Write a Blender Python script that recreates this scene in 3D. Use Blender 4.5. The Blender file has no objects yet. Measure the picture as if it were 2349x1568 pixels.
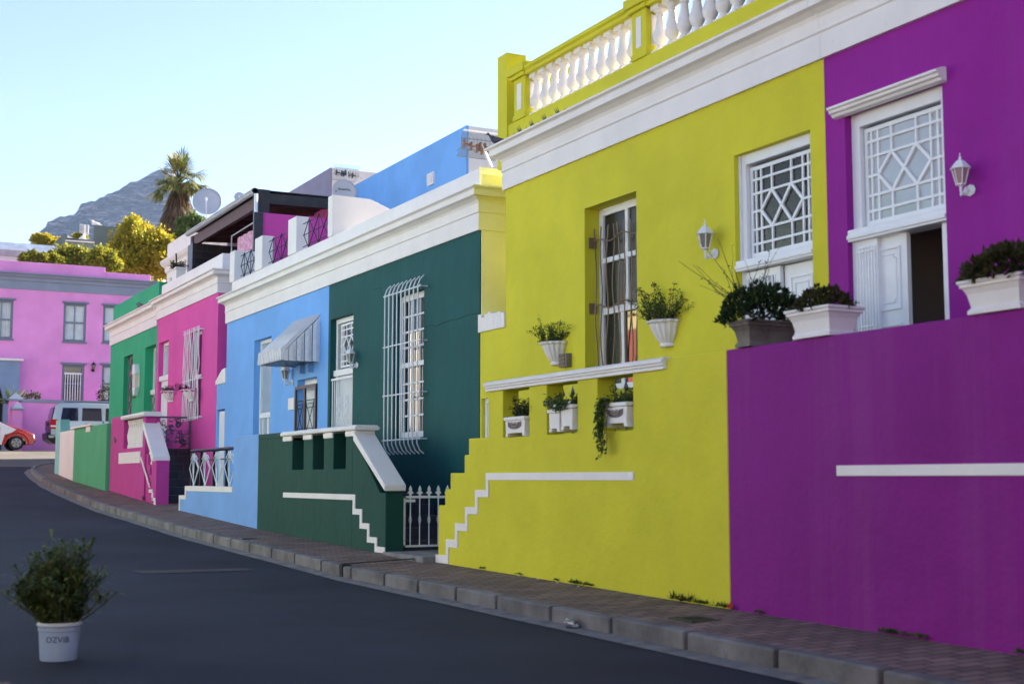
import bpy, bmesh, math, random
from mathutils import Vector, Matrix, noise
rnd = random.Random(7)
PI = math.pi
scene = bpy.context.scene
COL = scene.collection

# ------------------------------------------------------------------ measured camera
FPX, CX, CY = 3100., 1174.5, 784.            # focal length and centre in a 2349 x 1568 frame
PITCH = math.atan(313/FPX); YAW = math.atan(1614.5/math.hypot(FPX, 313)); CZ = 1.2
V = {0:(0,0,1),1:(0,516.8,.3594),2:(225.5,610.7,.3596),3:(328.9,328.9,.2217),4:(488.6,610.7,.3894),5:(732.9,516.8,.4913),
     6:(996,798.6,.3295),7:(1127.5,281.9,.3896),8:(0,986.6,.2),9:(0,939.6,.0719),10:(56.4,357.0,.2),11:(1127.5,0,.2876),
     12:(1597.3,234.9,.3594),13:(1597.3,563.8,.3594),15:(0,1174.5,.2511),16:(375.8,1033.5,.3409),17:(1033.5,1127.5,.32),
     21:(657.7,272.5,.224),22:(507.4,920.8,.176),23:(1033.5,281.9,.08987),24:(357.0,920.8,.16778)}
def ray(px, py):
    x = (px-CX)/FPX; z = -(py-CY)/FPX
    c, s = math.cos(PITCH), math.sin(PITCH)
    y2 = c - z*s; z2 = s + z*c
    c, s = math.cos(YAW), math.sin(YAW)
    return (x*c+y2*s, -x*s+y2*c, z2)
def D(v, x, y):
    a, b, s = V[v]; return (a+x*s, b+y*s)
def mX(v, x, y, X):                            # measured point on the plane X: (Y, Z)
    r = ray(*D(v, x, y)); t = X/r[0]; return (r[1]*t, CZ+r[2]*t)
def mY(v, x, y, Y):                            # measured point on the plane Y: (X, Z)
    r = ray(*D(v, x, y)); t = Y/r[1]; return (r[0]*t, CZ+r[2]*t)

# ------------------------------------------------------------------ object helpers
ORG = {}
def lab(o, label=None, cat=None, group=None, kind=None):
    if label: o['label'] = label
    if cat: o['category'] = cat
    if group: o['group'] = group
    if kind: o['kind'] = kind
    return o
def thing(name, loc, label, cat, group=None, rz=0):
    o = bpy.data.objects.new(name, None); COL.objects.link(o)
    o.location = loc; o.rotation_euler = (0, 0, rz); o.empty_display_size = .2
    ORG[o] = Vector(loc) if rz == 0 else Vector((0, 0, 0))
    return lab(o, label, cat, group)
def local(o): ORG[o] = Vector((0, 0, 0)); return o
def kids(o): return [c for c in COL.objects if c.parent == o]
def dup(o, loc=None, label=None, rz=None, parent=None, sc=None):
    c = o.copy(); COL.objects.link(c)
    if parent: c.parent = parent
    if loc is not None: c.location = loc
    if rz is not None: c.rotation_euler = (0, 0, rz)
    if sc: c.scale = sc
    if label: c['label'] = label
    ORG[c] = Vector((0, 0, 0))
    for k in kids(o): dup(k, parent=c)
    return c
class MB:
    def __init__(s): s.v = []; s.f = []
    def add(s, vs, fs):
        n = len(s.v); s.v += [tuple(v) for v in vs]; s.f += [tuple(i+n for i in f) for f in fs]; return s
    def quad(s, *p): return s.add(p, [tuple(range(len(p)))])
    def box(s, x0, x1, y0, y1, z0, z1):
        return s.add([(x0,y0,z0),(x1,y0,z0),(x1,y1,z0),(x0,y1,z0),(x0,y0,z1),(x1,y0,z1),(x1,y1,z1),(x0,y1,z1)],
            [(0,3,2,1),(4,5,6,7),(0,1,5,4),(1,2,6,5),(2,3,7,6),(3,0,4,7)])
    def prism(s, pts, a, b, ax='X'):           # polygon in the other two axes, extruded along ax
        P = {'X': lambda p, t: (t, p[0], p[1]), 'Y': lambda p, t: (p[0], t, p[1]), 'Z': lambda p, t: (p[0], p[1], t)}[ax]
        n = len(pts)
        return s.add([P(p, a) for p in pts]+[P(p, b) for p in pts],
            [tuple(range(n)), tuple(range(2*n-1, n-1, -1))]+[(i, i+n, (i+1) % n+n, (i+1) % n) for i in range(n)])
    def tube(s, pts, r, n=6, cap=True, r1=None):
        pts = [Vector(p) for p in pts]; rings = []; up = Vector((0,0,1))
        d0 = (pts[1]-pts[0]).normalized(); a = d0.cross(up)
        if a.length < .05: a = d0.cross(Vector((1,0,0)))
        a.normalize()
        for i, p in enumerate(pts):
            d = (pts[min(i+1, len(pts)-1)]-pts[max(i-1, 0)])
            if d.length < 1e-9: d = d0
            d.normalize(); a = (a-d*a.dot(d)); a.normalize(); b = d.cross(a)
            rr = r if r1 is None else r+(r1-r)*i/(len(pts)-1)
            rings.append([p+(a*math.cos(2*PI*k/n)+b*math.sin(2*PI*k/n))*rr for k in range(n)])
        vs = [v for R in rings for v in R]; fs = []
        for i in range(len(rings)-1):
            for k in range(n): fs.append((i*n+k, i*n+(k+1) % n, (i+1)*n+(k+1) % n, (i+1)*n+k))
        if cap: fs += [tuple(range(n-1, -1, -1)), tuple(range(len(vs)-n, len(vs)))]
        return s.add(vs, fs)
    def lathe(s, c, prof, n=12, sx=1, sy=1, a0=0, a1=2*PI, wob=None, cap=True):
        full = abs(a1-a0-2*PI) < 1e-6; m = n if full else n+1; vs = []; fs = []
        for r, z in prof:
            for k in range(m):
                a = a0+(a1-a0)*k/n; rr = r*(wob(a, z) if wob else 1)
                vs.append((c[0]+rr*math.cos(a)*sx, c[1]+rr*math.sin(a)*sy, c[2]+z))
        for i in range(len(prof)-1):
            for k in range(n):
                k2 = (k+1) % m
                fs.append((i*m+k, i*m+k2, (i+1)*m+k2, (i+1)*m+k))
        if full and cap: fs += [tuple(range(m-1, -1, -1)), tuple(range(len(vs)-m, len(vs)))]
        return s.add(vs, fs)
    def blob(s, c, rx, ry, rz, n=10, m=7):
        return s.lathe(c, [(max(math.sin(PI*i/m), .01)*1, -math.cos(PI*i/m)*rz) for i in range(m+1)], n, rx, ry)
    def leaf(s, p, d, w, l, up=None):
        d = Vector(d).normalized(); u = Vector(up) if up else Vector((rnd.uniform(-1,1), rnd.uniform(-1,1), rnd.uniform(-1,1)))
        a = d.cross(u)
        if a.length < .01: a = d.cross(Vector((0,.3,1)))
        a.normalize(); nn = a.cross(d)*w*.3; p = Vector(p)
        return s.add([p, p+d*l*.45+a*w*.5+nn, p+d*l, p+d*l*.45-a*w*.5+nn], [(0,1,2),(0,2,3)])
    def holes(s, x0, x1, y0, y1, z0, z1, hs, ax='X', inside=None, ys=(), zs=()):
        ys = sorted({y0, y1, *ys, *[h[0] for h in hs], *[h[1] for h in hs]}); zs = sorted({z0, z1, *zs, *[h[2] for h in hs], *[h[3] for h in hs]})
        ys = [y for y in ys if y0 <= y <= y1]; zs = [z for z in zs if z0 <= z <= z1]
        def ok(i, j):
            if i < 0 or j < 0 or i >= len(ys)-1 or j >= len(zs)-1: return False
            y = (ys[i]+ys[i+1])/2; z = (zs[j]+zs[j+1])/2
            if inside and not inside(y, z): return False
            return not any(h[0] < y < h[1] and h[2] < z < h[3] for h in hs)
        P = (lambda x, y, z: (x, y, z)) if ax == 'X' else (lambda x, y, z: (y, x, z))
        idx = {}; vs = []
        def vi(k, i, j):
            q = (k, i, j)
            if q not in idx: idx[q] = len(vs); vs.append(P((x0, x1)[k], ys[i], zs[j]))
            return idx[q]
        fs = []
        for i in range(len(ys)-1):
            for j in range(len(zs)-1):
                if not ok(i, j): continue
                fs.append((vi(0,i,j), vi(0,i,j+1), vi(0,i+1,j+1), vi(0,i+1,j)))
                fs.append((vi(1,i,j), vi(1,i+1,j), vi(1,i+1,j+1), vi(1,i,j+1)))
                if not ok(i-1, j): fs.append((vi(0,i,j), vi(1,i,j), vi(1,i,j+1), vi(0,i,j+1)))
                if not ok(i+1, j): fs.append((vi(0,i+1,j), vi(0,i+1,j+1), vi(1,i+1,j+1), vi(1,i+1,j)))
                if not ok(i, j-1): fs.append((vi(0,i,j), vi(0,i+1,j), vi(1,i+1,j), vi(1,i,j)))
                if not ok(i, j+1): fs.append((vi(0,i,j+1), vi(1,i,j+1), vi(1,i+1,j+1), vi(0,i+1,j+1)))
        return s.add(vs, fs)
    def build(s, name, m, parent=None, smooth=False, bevel=0, label=None, org=None):
        o0 = Vector((0,0,0))
        if org is not None: o0 = Vector(org)
        elif parent is not None: o0 = ORG[parent]
        me = bpy.data.meshes.new(name); me.from_pydata([Vector(v)-o0 for v in s.v], [], s.f)
        me.materials.append(m)
        bm = bmesh.new(); bm.from_mesh(me); bmesh.ops.recalc_face_normals(bm, faces=bm.faces); bm.to_mesh(me); bm.free()
        if smooth:
            for p in me.polygons: p.use_smooth = True
            if hasattr(me, 'set_sharp_from_angle'): me.set_sharp_from_angle(angle=math.radians(40))
        o = bpy.data.objects.new(name, me); COL.objects.link(o)
        if parent is not None: o.parent = parent; ORG[o] = o0
        else: o.location = o0 if org is not None else (0,0,0); ORG[o] = o0
        if bevel:
            b = o.modifiers.new('bevel', 'BEVEL'); b.width = bevel; b.segments = 2; b.limit_method = 'ANGLE'; b.angle_limit = math.radians(50)
        if label: o['label'] = label
        return o
def text_mb(txt, size, place, depth=.004, shear=0):
    cu = bpy.data.curves.new('t', 'FONT'); cu.body = txt; cu.size = size; cu.extrude = depth; cu.align_x = 'CENTER'; cu.shear = shear
    ob = bpy.data.objects.new('t', cu); COL.objects.link(ob)
    bpy.context.view_layer.update()
    dg = bpy.context.evaluated_depsgraph_get(); me = bpy.data.meshes.new_from_object(ob.evaluated_get(dg))
    mb = MB(); mb.add([place(*v.co) for v in me.vertices], [tuple(p.vertices) for p in me.polygons])
    bpy.data.objects.remove(ob); return mb

# ------------------------------------------------------------------ materials
MATS = {}
def mat(name, col, rough=.6, metal=0, var=0, vscale=1.5, bump=0, bscale=40, streak=0, spots=0, spotcol=None, spotscale=3, trans=0, alpha=1, coat=0, spec=.4, sub=0, lump=0):
    if name in MATS: return MATS[name]
    m = bpy.data.materials.new(name); m.use_nodes = True; nt = m.node_tree; N = nt.nodes; L = nt.links
    b = N['Principled BSDF']; b.inputs['Roughness'].default_value = rough; b.inputs['Metallic'].default_value = metal
    b.inputs['Specular IOR Level'].default_value = spec
    if coat: b.inputs['Coat Weight'].default_value = coat
    if trans: b.inputs['Transmission Weight'].default_value = trans
    b.inputs['Base Color'].default_value = (*col, 1); b.inputs['Alpha'].default_value = alpha
    geo = N.new('ShaderNodeNewGeometry'); cur = None
    def noise_(scale, det=4, vec=None, rg=.6):
        n = N.new('ShaderNodeTexNoise'); n.inputs['Scale'].default_value = scale; n.inputs['Detail'].default_value = det; n.inputs['Roughness'].default_value = rg
        L.new(vec or geo.outputs['Position'], n.inputs['Vector']); return n.outputs['Fac']
    def mixcol(a, colb, fac, blend='MIX'):
        x = N.new('ShaderNodeMix'); x.data_type = 'RGBA'; x.blend_type = blend
        if hasattr(a, 'is_linked'): L.new(a, x.inputs[6])
        else: x.inputs[6].default_value = (*a, 1)
        if hasattr(colb, 'is_linked'): L.new(colb, x.inputs[7])
        else: x.inputs[7].default_value = (*colb, 1)
        L.new(fac, x.inputs[0]); return x.outputs[2]
    def ramp(f, a, bb):
        r = N.new('ShaderNodeMapRange'); r.inputs[1].default_value = a; r.inputs[2].default_value = bb; L.new(f, r.inputs[0]); return r.outputs[0]
    cur = col
    if var:
        dk = tuple(c*(1-var) for c in col); lt = tuple(min(c*(1+var)+var*.02, 1) for c in col)
        f = ramp(noise_(vscale, 6), .3, .7)
        cur = mixcol(dk, lt, f)
    if streak:
        mp = N.new('ShaderNodeMapping'); mp.inputs['Scale'].default_value = (3.2, 3.2, .16); L.new(geo.outputs['Position'], mp.inputs[0])
        f = ramp(noise_(1.0, 5, mp.outputs[0], .7), .5, .78)
        mu = N.new('ShaderNodeMath'); mu.operation = 'MULTIPLY'; mu.inputs[1].default_value = streak; L.new(f, mu.inputs[0])
        cur = mixcol(cur, tuple(min(1, c*.85+.09) for c in col), mu.outputs[0])
    if spots:
        f = ramp(noise_(spotscale, 8, None, .75), .62, .74)
        mu = N.new('ShaderNodeMath'); mu.operation = 'MULTIPLY'; mu.inputs[1].default_value = spots; L.new(f, mu.inputs[0])
        cur = mixcol(cur, spotcol or tuple(c*.5 for c in col), mu.outputs[0])
    if hasattr(cur, 'is_linked'): L.new(cur, b.inputs['Base Color'])
    if bump:
        bu = N.new('ShaderNodeBump'); bu.inputs['Strength'].default_value = bump; bu.inputs['Distance'].default_value = .01
        hn = noise_(bscale, 5)
        if lump:
            ad = N.new('ShaderNodeMath'); ad.operation = 'MULTIPLY_ADD'; ad.inputs[1].default_value = lump; L.new(noise_(2.6, 3), ad.inputs[0]); L.new(hn, ad.inputs[2]); hn = ad.outputs[0]
        L.new(hn, bu.inputs['Height']); L.new(bu.outputs[0], b.inputs['Normal'])
    MATS[name] = m; return m
def stucco(name, col, streak=.12): return mat(name, col, .7, spec=.22, var=.09, vscale=1.1, bump=.3, bscale=28, lump=5, streak=streak, spots=.2, spotcol=tuple(c*.78 for c in col), spotscale=5.)
WHITE = mat('white_paint', (.78,.745,.74), .5, var=.05, vscale=2, bump=.25, bscale=30, lump=5, spots=.45, spotcol=(.45,.42,.40), spotscale=6)
TRIM = mat('white_timber', (.76,.78,.82), .4, var=.04, vscale=6)
LIME = stucco('lime_paint', (.62,.575,.03)); PURPLE = stucco('purple_paint', (.27,.010,.27)); PURPLE2 = stucco('purple_wall_paint', (.22,.009,.215), .25)
TEAL = stucco('dark_green_paint', (.006,.082,.084)); TEALW = stucco('dark_green_wall_paint', (.009,.062,.048), .1)
BLUE = stucco('sky_blue_paint', (.17,.40,.84)); BLUEW = stucco('pale_blue_paint', (.19,.37,.74))
MAG = stucco('magenta_paint', (.66,.075,.37)); MAGD = stucco('magenta_wall_paint', (.50,.05,.29))
GREEN = stucco('green_paint', (.025,.36,.18)); GREENW = stucco('mint_wall_paint', (.075,.38,.19)); PINK = stucco('pink_paint', (.74,.29,.64))
CREAM = stucco('lit_yellow_paint', (.86,.84,.36)); CREAMP = stucco('pale_cream_paint', (.85,.84,.68))  # CREAM: pale yellow paint, lightened for sun and bounce the end wall lacks
GREYB = mat('slate_grey_paint', (.22,.26,.36), .5, var=.08)
BLACK = mat('black_iron', (.012,.012,.016), .35); PEWTER = mat('pewter_iron', (.16,.13,.20), .35, metal=.5)
BRONZE = mat('bronze_iron', (.22,.15,.09), .45, metal=.2)
GLASS = mat('window_glass', (.012,.014,.018), .03, spec=1.0, coat=.5)
PALEGLASS = mat('pale_glass', (.42,.45,.47), .06, spec=1.0, coat=.6, var=.08, vscale=3)
BLIND = mat('dark_screened_glass', (.012,.010,.014), .25, spec=.35, var=.5, vscale=14)
DARK = mat('dark_interior', (.02,.017,.018), .9)
WOOD = mat('dark_stained_timber', (.075,.028,.022), .5, var=.35, vscale=4); WOODK = mat('weathered_black_timber', (.035,.032,.034), .6, var=.3, vscale=5)
SLATE = mat('dark_slate', (.018,.018,.026), .28, var=.5, vscale=6, spots=.5, spotcol=(.12,.10,.09), spotscale=7)
SOIL = mat('potting_soil', (.03,.02,.015), .95)
CURTAIN = mat('curtain_cloth', (.55,.62,.66), .8, var=.12, vscale=3)
CONC = mat('old_concrete', (.20,.195,.205), .8, var=.25, vscale=4, bump=.4, bscale=50, spots=.5, spotcol=(.09,.085,.09), spotscale=5)
STONE = mat('weathered_stone', (.16,.14,.12), .85, var=.4, vscale=6, bump=.5, bscale=30)
GALV = mat('galvanised_metal', (.5,.52,.55), .35, metal=.3)
SATG = mat('dish_grey', (.44,.46,.54), .45, var=.05)
def leafmat(name, a, b, c=None, scale=3.):
    m = bpy.data.materials.new(name); m.use_nodes = True; nt = m.node_tree; N = nt.nodes; L = nt.links
    bs = N['Principled BSDF']; bs.inputs['Roughness'].default_value = .5; bs.inputs['Specular IOR Level'].default_value = .25
    geo = N.new('ShaderNodeNewGeometry'); n = N.new('ShaderNodeTexNoise'); n.inputs['Scale'].default_value = scale; n.inputs['Detail'].default_value = 3
    L.new(geo.outputs['Position'], n.inputs['Vector'])
    ad = N.new('ShaderNodeMath'); ad.operation = 'MULTIPLY_ADD'; ad.inputs[1].default_value = .5; L.new(geo.outputs['Random Per Island'], ad.inputs[0])
    mm = N.new('ShaderNodeMath'); mm.operation = 'MULTIPLY'; mm.inputs[1].default_value = .6; L.new(n.outputs['Fac'], mm.inputs[0]); L.new(mm.outputs[0], ad.inputs[2])
    r = N.new('ShaderNodeValToRGB'); r.color_ramp.elements[0].position = .25; r.color_ramp.elements[0].color = (*a, 1); r.color_ramp.elements[1].position = .75; r.color_ramp.elements[1].color = (*(c or b), 1)
    e = r.color_ramp.elements.new(.5); e.color = (*b, 1)
    L.new(ad.outputs[0], r.inputs[0]); L.new(r.outputs[0], bs.inputs['Base Color'])
    tr = N.new('ShaderNodeBsdfTranslucent'); L.new(r.outputs[0], tr.inputs[0]); mx = N.new('ShaderNodeMixShader'); mx.inputs[0].default_value = .35
    L.new(bs.outputs[0], mx.inputs[1]); L.new(tr.outputs[0], mx.inputs[2]); L.new(mx.outputs[0], N['Material Output'].inputs[0])
    return m
L_DARK = leafmat('dark_leaves', (.010,.022,.010), (.025,.05,.018), (.06,.09,.03), 8)
L_MID = leafmat('herb_leaves', (.02,.05,.012), (.05,.11,.025), (.12,.17,.05), 8)
L_OLIVE = leafmat('olive_leaves', (.02,.022,.010), (.05,.05,.02), (.10,.09,.035), 9)
L_YEL = leafmat('autumn_leaves', (.22,.23,.02), (.46,.42,.03), (.66,.50,.07), .5)
L_GRN = leafmat('tree_green_leaves', (.08,.10,.015), (.24,.26,.03), (.48,.43,.05), .6)
L_BRT = leafmat('bright_green_leaves', (.06,.10,.03), (.14,.20,.06), (.22,.28,.09), 1.2)
L_PALM = leafmat('palm_frond', (.05,.075,.015), (.13,.17,.035), (.32,.28,.09), .8)
L_DEAD = leafmat('dead_palm_frond', (.07,.05,.035), (.16,.11,.07), (.30,.21,.13), .8)
BARK = mat('bark', (.09,.065,.045), .9, var=.4, vscale=8)
FLW = mat('white_petals', (.8,.8,.85), .6); FLR = mat('red_petals', (.35,.01,.04), .6)
# ------------------------------------------------------------------ terrain, road, pavement
WK = [(-60,-.9),(0,.05),(6,.14),(9,.17),(11.7,.2),(14.8,.23),(16,.27),(21.5,.41),(26.7,.6),(28.8,.67),(33.7,.93),(38.1,1.15),(56,2.45),(63,2.62),(75,4.),(120,9),(300,20),(1200,60)]
def W(y):
    for a, b in zip(WK, WK[1:]):
        if y <= b[0]: return a[1]+(b[1]-a[1])*(y-a[0])/(b[0]-a[0])
    return WK[-1][1]
def R(y): return W(y)-.175
KX = [(-30,5.55),(0,5.55),(20,5.5),(31,5.5),(34.3,5.55),(38.3,5.7),(41.6,5.85),(43.5,6.0),(44.8,6.25),(46,6.7),(46.8,7.6),(47.2,9),(47.3,12),(47.3,25)]
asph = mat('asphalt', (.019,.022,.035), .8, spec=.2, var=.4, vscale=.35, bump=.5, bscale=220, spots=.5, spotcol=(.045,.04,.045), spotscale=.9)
def asphalt_fix():
    nt = asph.node_tree; N = nt.nodes; L = nt.links; b = N['Principled BSDF']
    src = b.inputs['Base Color'].links[0].from_socket
    geo = N.new('ShaderNodeNewGeometry'); v = N.new('ShaderNodeTexNoise'); v.inputs['Scale'].default_value = 260; v.inputs['Detail'].default_value = 2
    L.new(geo.outputs['Position'], v.inputs['Vector'])
    r = N.new('ShaderNodeMapRange'); r.inputs[1].default_value = .58; r.inputs[2].default_value = .75; r.inputs[4].default_value = .5; L.new(v.outputs['Fac'], r.inputs[0])
    x = N.new('ShaderNodeMix'); x.data_type = 'RGBA'; L.new(r.outputs[0], x.inputs[0]); L.new(src, x.inputs[6]); x.inputs[7].default_value = (.06,.06,.07,1); L.new(x.outputs[2], b.inputs['Base Color'])
asphalt_fix()
mb = MB()
ysr = [-30+2*i for i in range(16)]+[2+1.*i for i in range(63)]
xs = [-45,-20,-8,-3,0,3,6,8,12,18,26,40]
for i in range(len(ysr)-1):
    for j in range(len(xs)-1):
        a, b = ysr[i], ysr[i+1]
        mb.quad((xs[j],a,R(a)),(xs[j+1],a,R(a)),(xs[j+1],b,R(b)),(xs[j],b,R(b)))
road0 = None
road = lab(mb.build('road', asph), 'dark asphalt street curving away beside the terraced houses', 'road', kind='structure')
dirt = mat('dry_ground', (.14,.12,.08), .95, var=.3, vscale=.2)
mb = MB(); gy = [-800,-300,-100,-30,0,20,38,56,63,75,100,140,220,400,800,1400,2600]; gx = [-3000,-1000,-400,-150,-60,-20,0,20,60,150,400,1000,3000]
for i in range(len(gy)-1):
    for j in range(len(gx)-1):
        q = lambda y: W(y)-.45
        mb.quad((gx[j],gy[i],q(gy[i])),(gx[j+1],gy[i],q(gy[i])),(gx[j+1],gy[i+1],q(gy[i+1])),(gx[j],gy[i+1],q(gy[i+1])))
lab(mb.build('ground', dirt), 'earth ground under the street and hillside', 'ground', kind='structure')
cs = mat('tan_asphalt', (.11,.10,.09), .85, var=.2, vscale=.8, bump=.4, bscale=60, spots=.4, spotcol=(.10,.095,.09), spotscale=1.5)  # lighter tan base than the main street's asphalt
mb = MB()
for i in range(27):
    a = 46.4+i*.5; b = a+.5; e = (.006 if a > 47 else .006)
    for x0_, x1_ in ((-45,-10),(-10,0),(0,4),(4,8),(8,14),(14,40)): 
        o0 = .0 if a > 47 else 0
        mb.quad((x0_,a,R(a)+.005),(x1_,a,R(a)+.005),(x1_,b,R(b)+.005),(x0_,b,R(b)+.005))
lab(mb.build('cross_street', cs), 'pale tan asphalt of the cross street', 'road', kind='structure')
# brick paving
def brickmat(name, c1, c2, mo, bw, rh):
    m = bpy.data.materials.new(name); m.use_nodes = True; nt = m.node_tree; N = nt.nodes; L = nt.links; b = N['Principled BSDF']; b.inputs['Roughness'].default_value = .85
    geo = N.new('ShaderNodeNewGeometry'); mp = N.new('ShaderNodeMapping'); mp.inputs['Rotation'].default_value = (0,0,0); L.new(geo.outputs['Position'], mp.inputs[0])
    br = N.new('ShaderNodeTexBrick'); br.inputs['Scale'].default_value = 1; br.inputs['Brick Width'].default_value = bw; br.inputs['Row Height'].default_value = rh
    br.inputs['Mortar Size'].default_value = .009; br.inputs['Color1'].default_value = (*c1,1); br.inputs['Color2'].default_value = (*c2,1); br.inputs['Mortar'].default_value = (*mo,1)
    L.new(mp.outputs[0], br.inputs['Vector'])
    n = N.new('ShaderNodeTexNoise'); n.inputs['Scale'].default_value = 2.5; n.inputs['Detail'].default_value = 6; L.new(geo.outputs['Position'], n.inputs['Vector'])
    x = N.new('ShaderNodeMix'); x.data_type = 'RGBA'; x.blend_type = 'MULTIPLY'; x.inputs[0].default_value = .8; L.new(br.outputs[0], x.inputs[6]); L.new(n.outputs['Fac'], x.inputs[7])
    sc = N.new('ShaderNodeMix'); sc.data_type = 'RGBA'; sc.inputs[0].default_value = .0
    L.new(x.outputs[2], b.inputs['Base Color'])
    bu = N.new('ShaderNodeBump'); bu.inputs['Strength'].default_value = .6; bu.inputs['Distance'].default_value = .01; L.new(br.outputs['Fac'], bu.inputs['Height']); bu.invert = True; L.new(bu.outputs[0], b.inputs['Normal'])
    return m
PAVE = brickmat('brick_paving', (.38,.245,.205), (.23,.135,.11), (.055,.043,.038), .22, .11)
def PV(x, y): x0 = kx(y)+.13; return W(y)-.05+.05*min(1, max(0, (x-x0)/(7.9-x0))*1.5)
def kx(y):
    for a, b in zip(KX, KX[1:]):
        if a[0] <= y <= b[0] and b[0] > a[0]: return a[1]+(b[1]-a[1])*(y-a[0])/(b[0]-a[0])
    return 25
mb = MB(); yy = [-30+i for i in range(77)]+[46.5,46.9,47.15,47.29]
for a, b in zip(yy, yy[1:]):
    for k in range(4):
        def P(y, t):
            x = kx(y)+.13; x2 = 7.9 if y < 42 else 24.
            return (x+(x2-x)*t, y, W(y)-.05+.05*min(1, t*1.5))
        mb.quad(P(a,k/4),P(a,(k+1)/4),P(b,(k+1)/4),P(b,k/4))
lab(mb.build('pavement', PAVE), 'brown brick paved footpath along the house fronts', 'pavement', kind='structure')
# kerb stones and gutter follow the same curve
def along(step):
    pts = [Vector((x, y, 0)) for y, x in KX]; out = []; acc = 0; nxt = 0
    for a, b in zip(pts, pts[1:]):
        d = (b-a).length
        while nxt <= acc+d:
            t = (nxt-acc)/d; out.append((a.lerp(b, t), (b-a).normalized())); nxt += step
        acc += d
    return out
mb = MB()
pp = along(.05); k = 0
i = 0
while i < len(pp)-20:
    n = 17+rnd.randrange(4); seg = pp[i:i+n]; n0 = len(mb.v)
    jz = rnd.uniform(-.006, .006); prof = [(-.0,-.35),(-.0,-.045),(.012,-.03),(.13,-.03),(.13,-.35)]
    secs = [seg[0], seg[len(seg)//2], seg[-1]]; vs = []
    for p, d in secs:
        nrm = Vector((d.y, -d.x, 0))
        for o, z in prof: vs.append((p.x+nrm.x*o, p.y+nrm.y*o, W(p.y)+z+jz-.02*0))
    m = len(prof); fs = []
    for s_ in range(2):
        for q in range(m): fs.append((s_*m+q, s_*m+(q+1)%m, (s_+1)*m+(q+1)%m, (s_+1)*m+q))
    fs += [tuple(range(m)), tuple(range(3*m-1, 2*m-1, -1))]
    mb.add(vs, fs); i += n
KERB = mat('kerb_concrete', (.155,.145,.145), .8, var=.45, vscale=2.2, bump=.8, bscale=40, lump=2, spots=.9, spotcol=(.055,.048,.052), spotscale=2.2)
lab(mb.build('kerb', KERB, bevel=.012), 'stained concrete kerb stones edging the footpath', 'kerb', kind='structure')
mb = MB(); g = along(.5)
for (p, d), (p2, d2) in zip(g, g[1:]):
    n1 = Vector((-d.y, d.x, 0)); n2 = Vector((-d2.y, d2.x, 0)); w1 = .17+.02*noise.noise(p*.9); w2 = .17+.02*noise.noise(p2*.9)
    for s0, s1, z0, z1 in ((0,1,.006,.010),):
        a = p+n1*w1; b = p2+n2*w2
        mb.quad((p.x+.02,p.y,R(p.y)+.02),(p2.x+.02,p2.y,R(p2.y)+.02),(b.x,b.y,R(b.y)+.006),(a.x,a.y,R(a.y)+.006))
lab(mb.build('gutter', mat('gutter_concrete', (.17,.155,.15), .8, var=.35, vscale=5, spots=.5, spotcol=(.11,.08,.06), spotscale=4)), 'pale concrete gutter strip at the foot of the kerb', 'gutter', kind='structure')
# left footpath on which the photographer stands
mb = MB()
for a, b in zip(yy[:60], yy[1:60]):
    if a >= 8: break
    mb.quad((-1.9,a,W(a)-.04),(.93,a,W(a)-.06),(.93,b,W(b)-.06),(-1.9,b,W(b)-.04))
    mb.quad((.93,a,W(a)-.06),(1.03,a,W(a)-.07),(1.03,b,W(b)-.07),(.93,b,W(b)-.06)); mb.quad((1.03,a,W(a)-.07),(1.03,a,W(a)-.25),(1.03,b,W(b)-.25),(1.03,b,W(b)-.07))
mb.quad((-1.9,8,W(8)-.04),(1.03,8,W(8)-.07),(1.03,8,W(8)-.3),(-1.9,8,W(8)-.3))
lab(mb.build('near_pavement', PAVE), 'end of the opposite brick footpath at the lower left corner', 'pavement', kind='structure')

# ------------------------------------------------------------------ building pieces
F = 7.7                                        # facade plane of the whole terrace
def sweep(mb, prof, Xf, y0, y1, near, far, depth=4., deg=1):
    # prof: (overhang, z); near/far: mitred return at that end
    segs = []
    if far: segs.append(lambda o: (Xf+1.0, y1+o))
    segs.append(lambda o: (Xf-o, y1+(o if far else 0)))
    segs.append(lambda o: (Xf-o, y0-(o if near else 0)))
    n = len(prof); vs = []; fs = []
    for s_ in segs:
        for o, z in prof: x, y = s_(o); vs.append((x, y, z))
    for k in range(len(segs)-1):
        for i in range(n-1): fs.append((k*n+i, k*n+i+1, (k+1)*n+i+1, (k+1)*n+i))
    mb.add(vs, fs)
    if not near: mb.quad(*[(Xf-o, y0, z) for o, z in prof]+[(Xf+.2,y0,prof[-1][1]),(Xf+.2,y0,prof[0][1])])
    if not far: mb.quad(*[(Xf-o, y1, z) for o, z in prof]+[(Xf+.2,y1,prof[-1][1]),(Xf+.2,y1,prof[0][1])])
    # top ledge
    o, z = prof[-1]
    mb.quad((Xf-o, y1+(o if far else 0), z),(Xf-o, y0-(o if near else 0), z),(Xf+.4, y0-(o if near else 0), z),(Xf+.4, y1+(o if far else 0), z))
def sweep_end(mb, prof, Xf, y0, depth):
    n = len(prof); vs = [(Xf-o, y0-o, z) for o, z in prof]+[(Xf+depth, y0-o, z) for o, z in prof]
    mb.add(vs, [(i, i+1, n+i+1, n+i) for i in range(n-1)])
    o, z = prof[-1]; mb.quad((Xf+.39,y0-o,z),(Xf+depth,y0-o,z),(Xf+depth,y0+.1,z),(Xf+.39,y0+.1,z))
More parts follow.
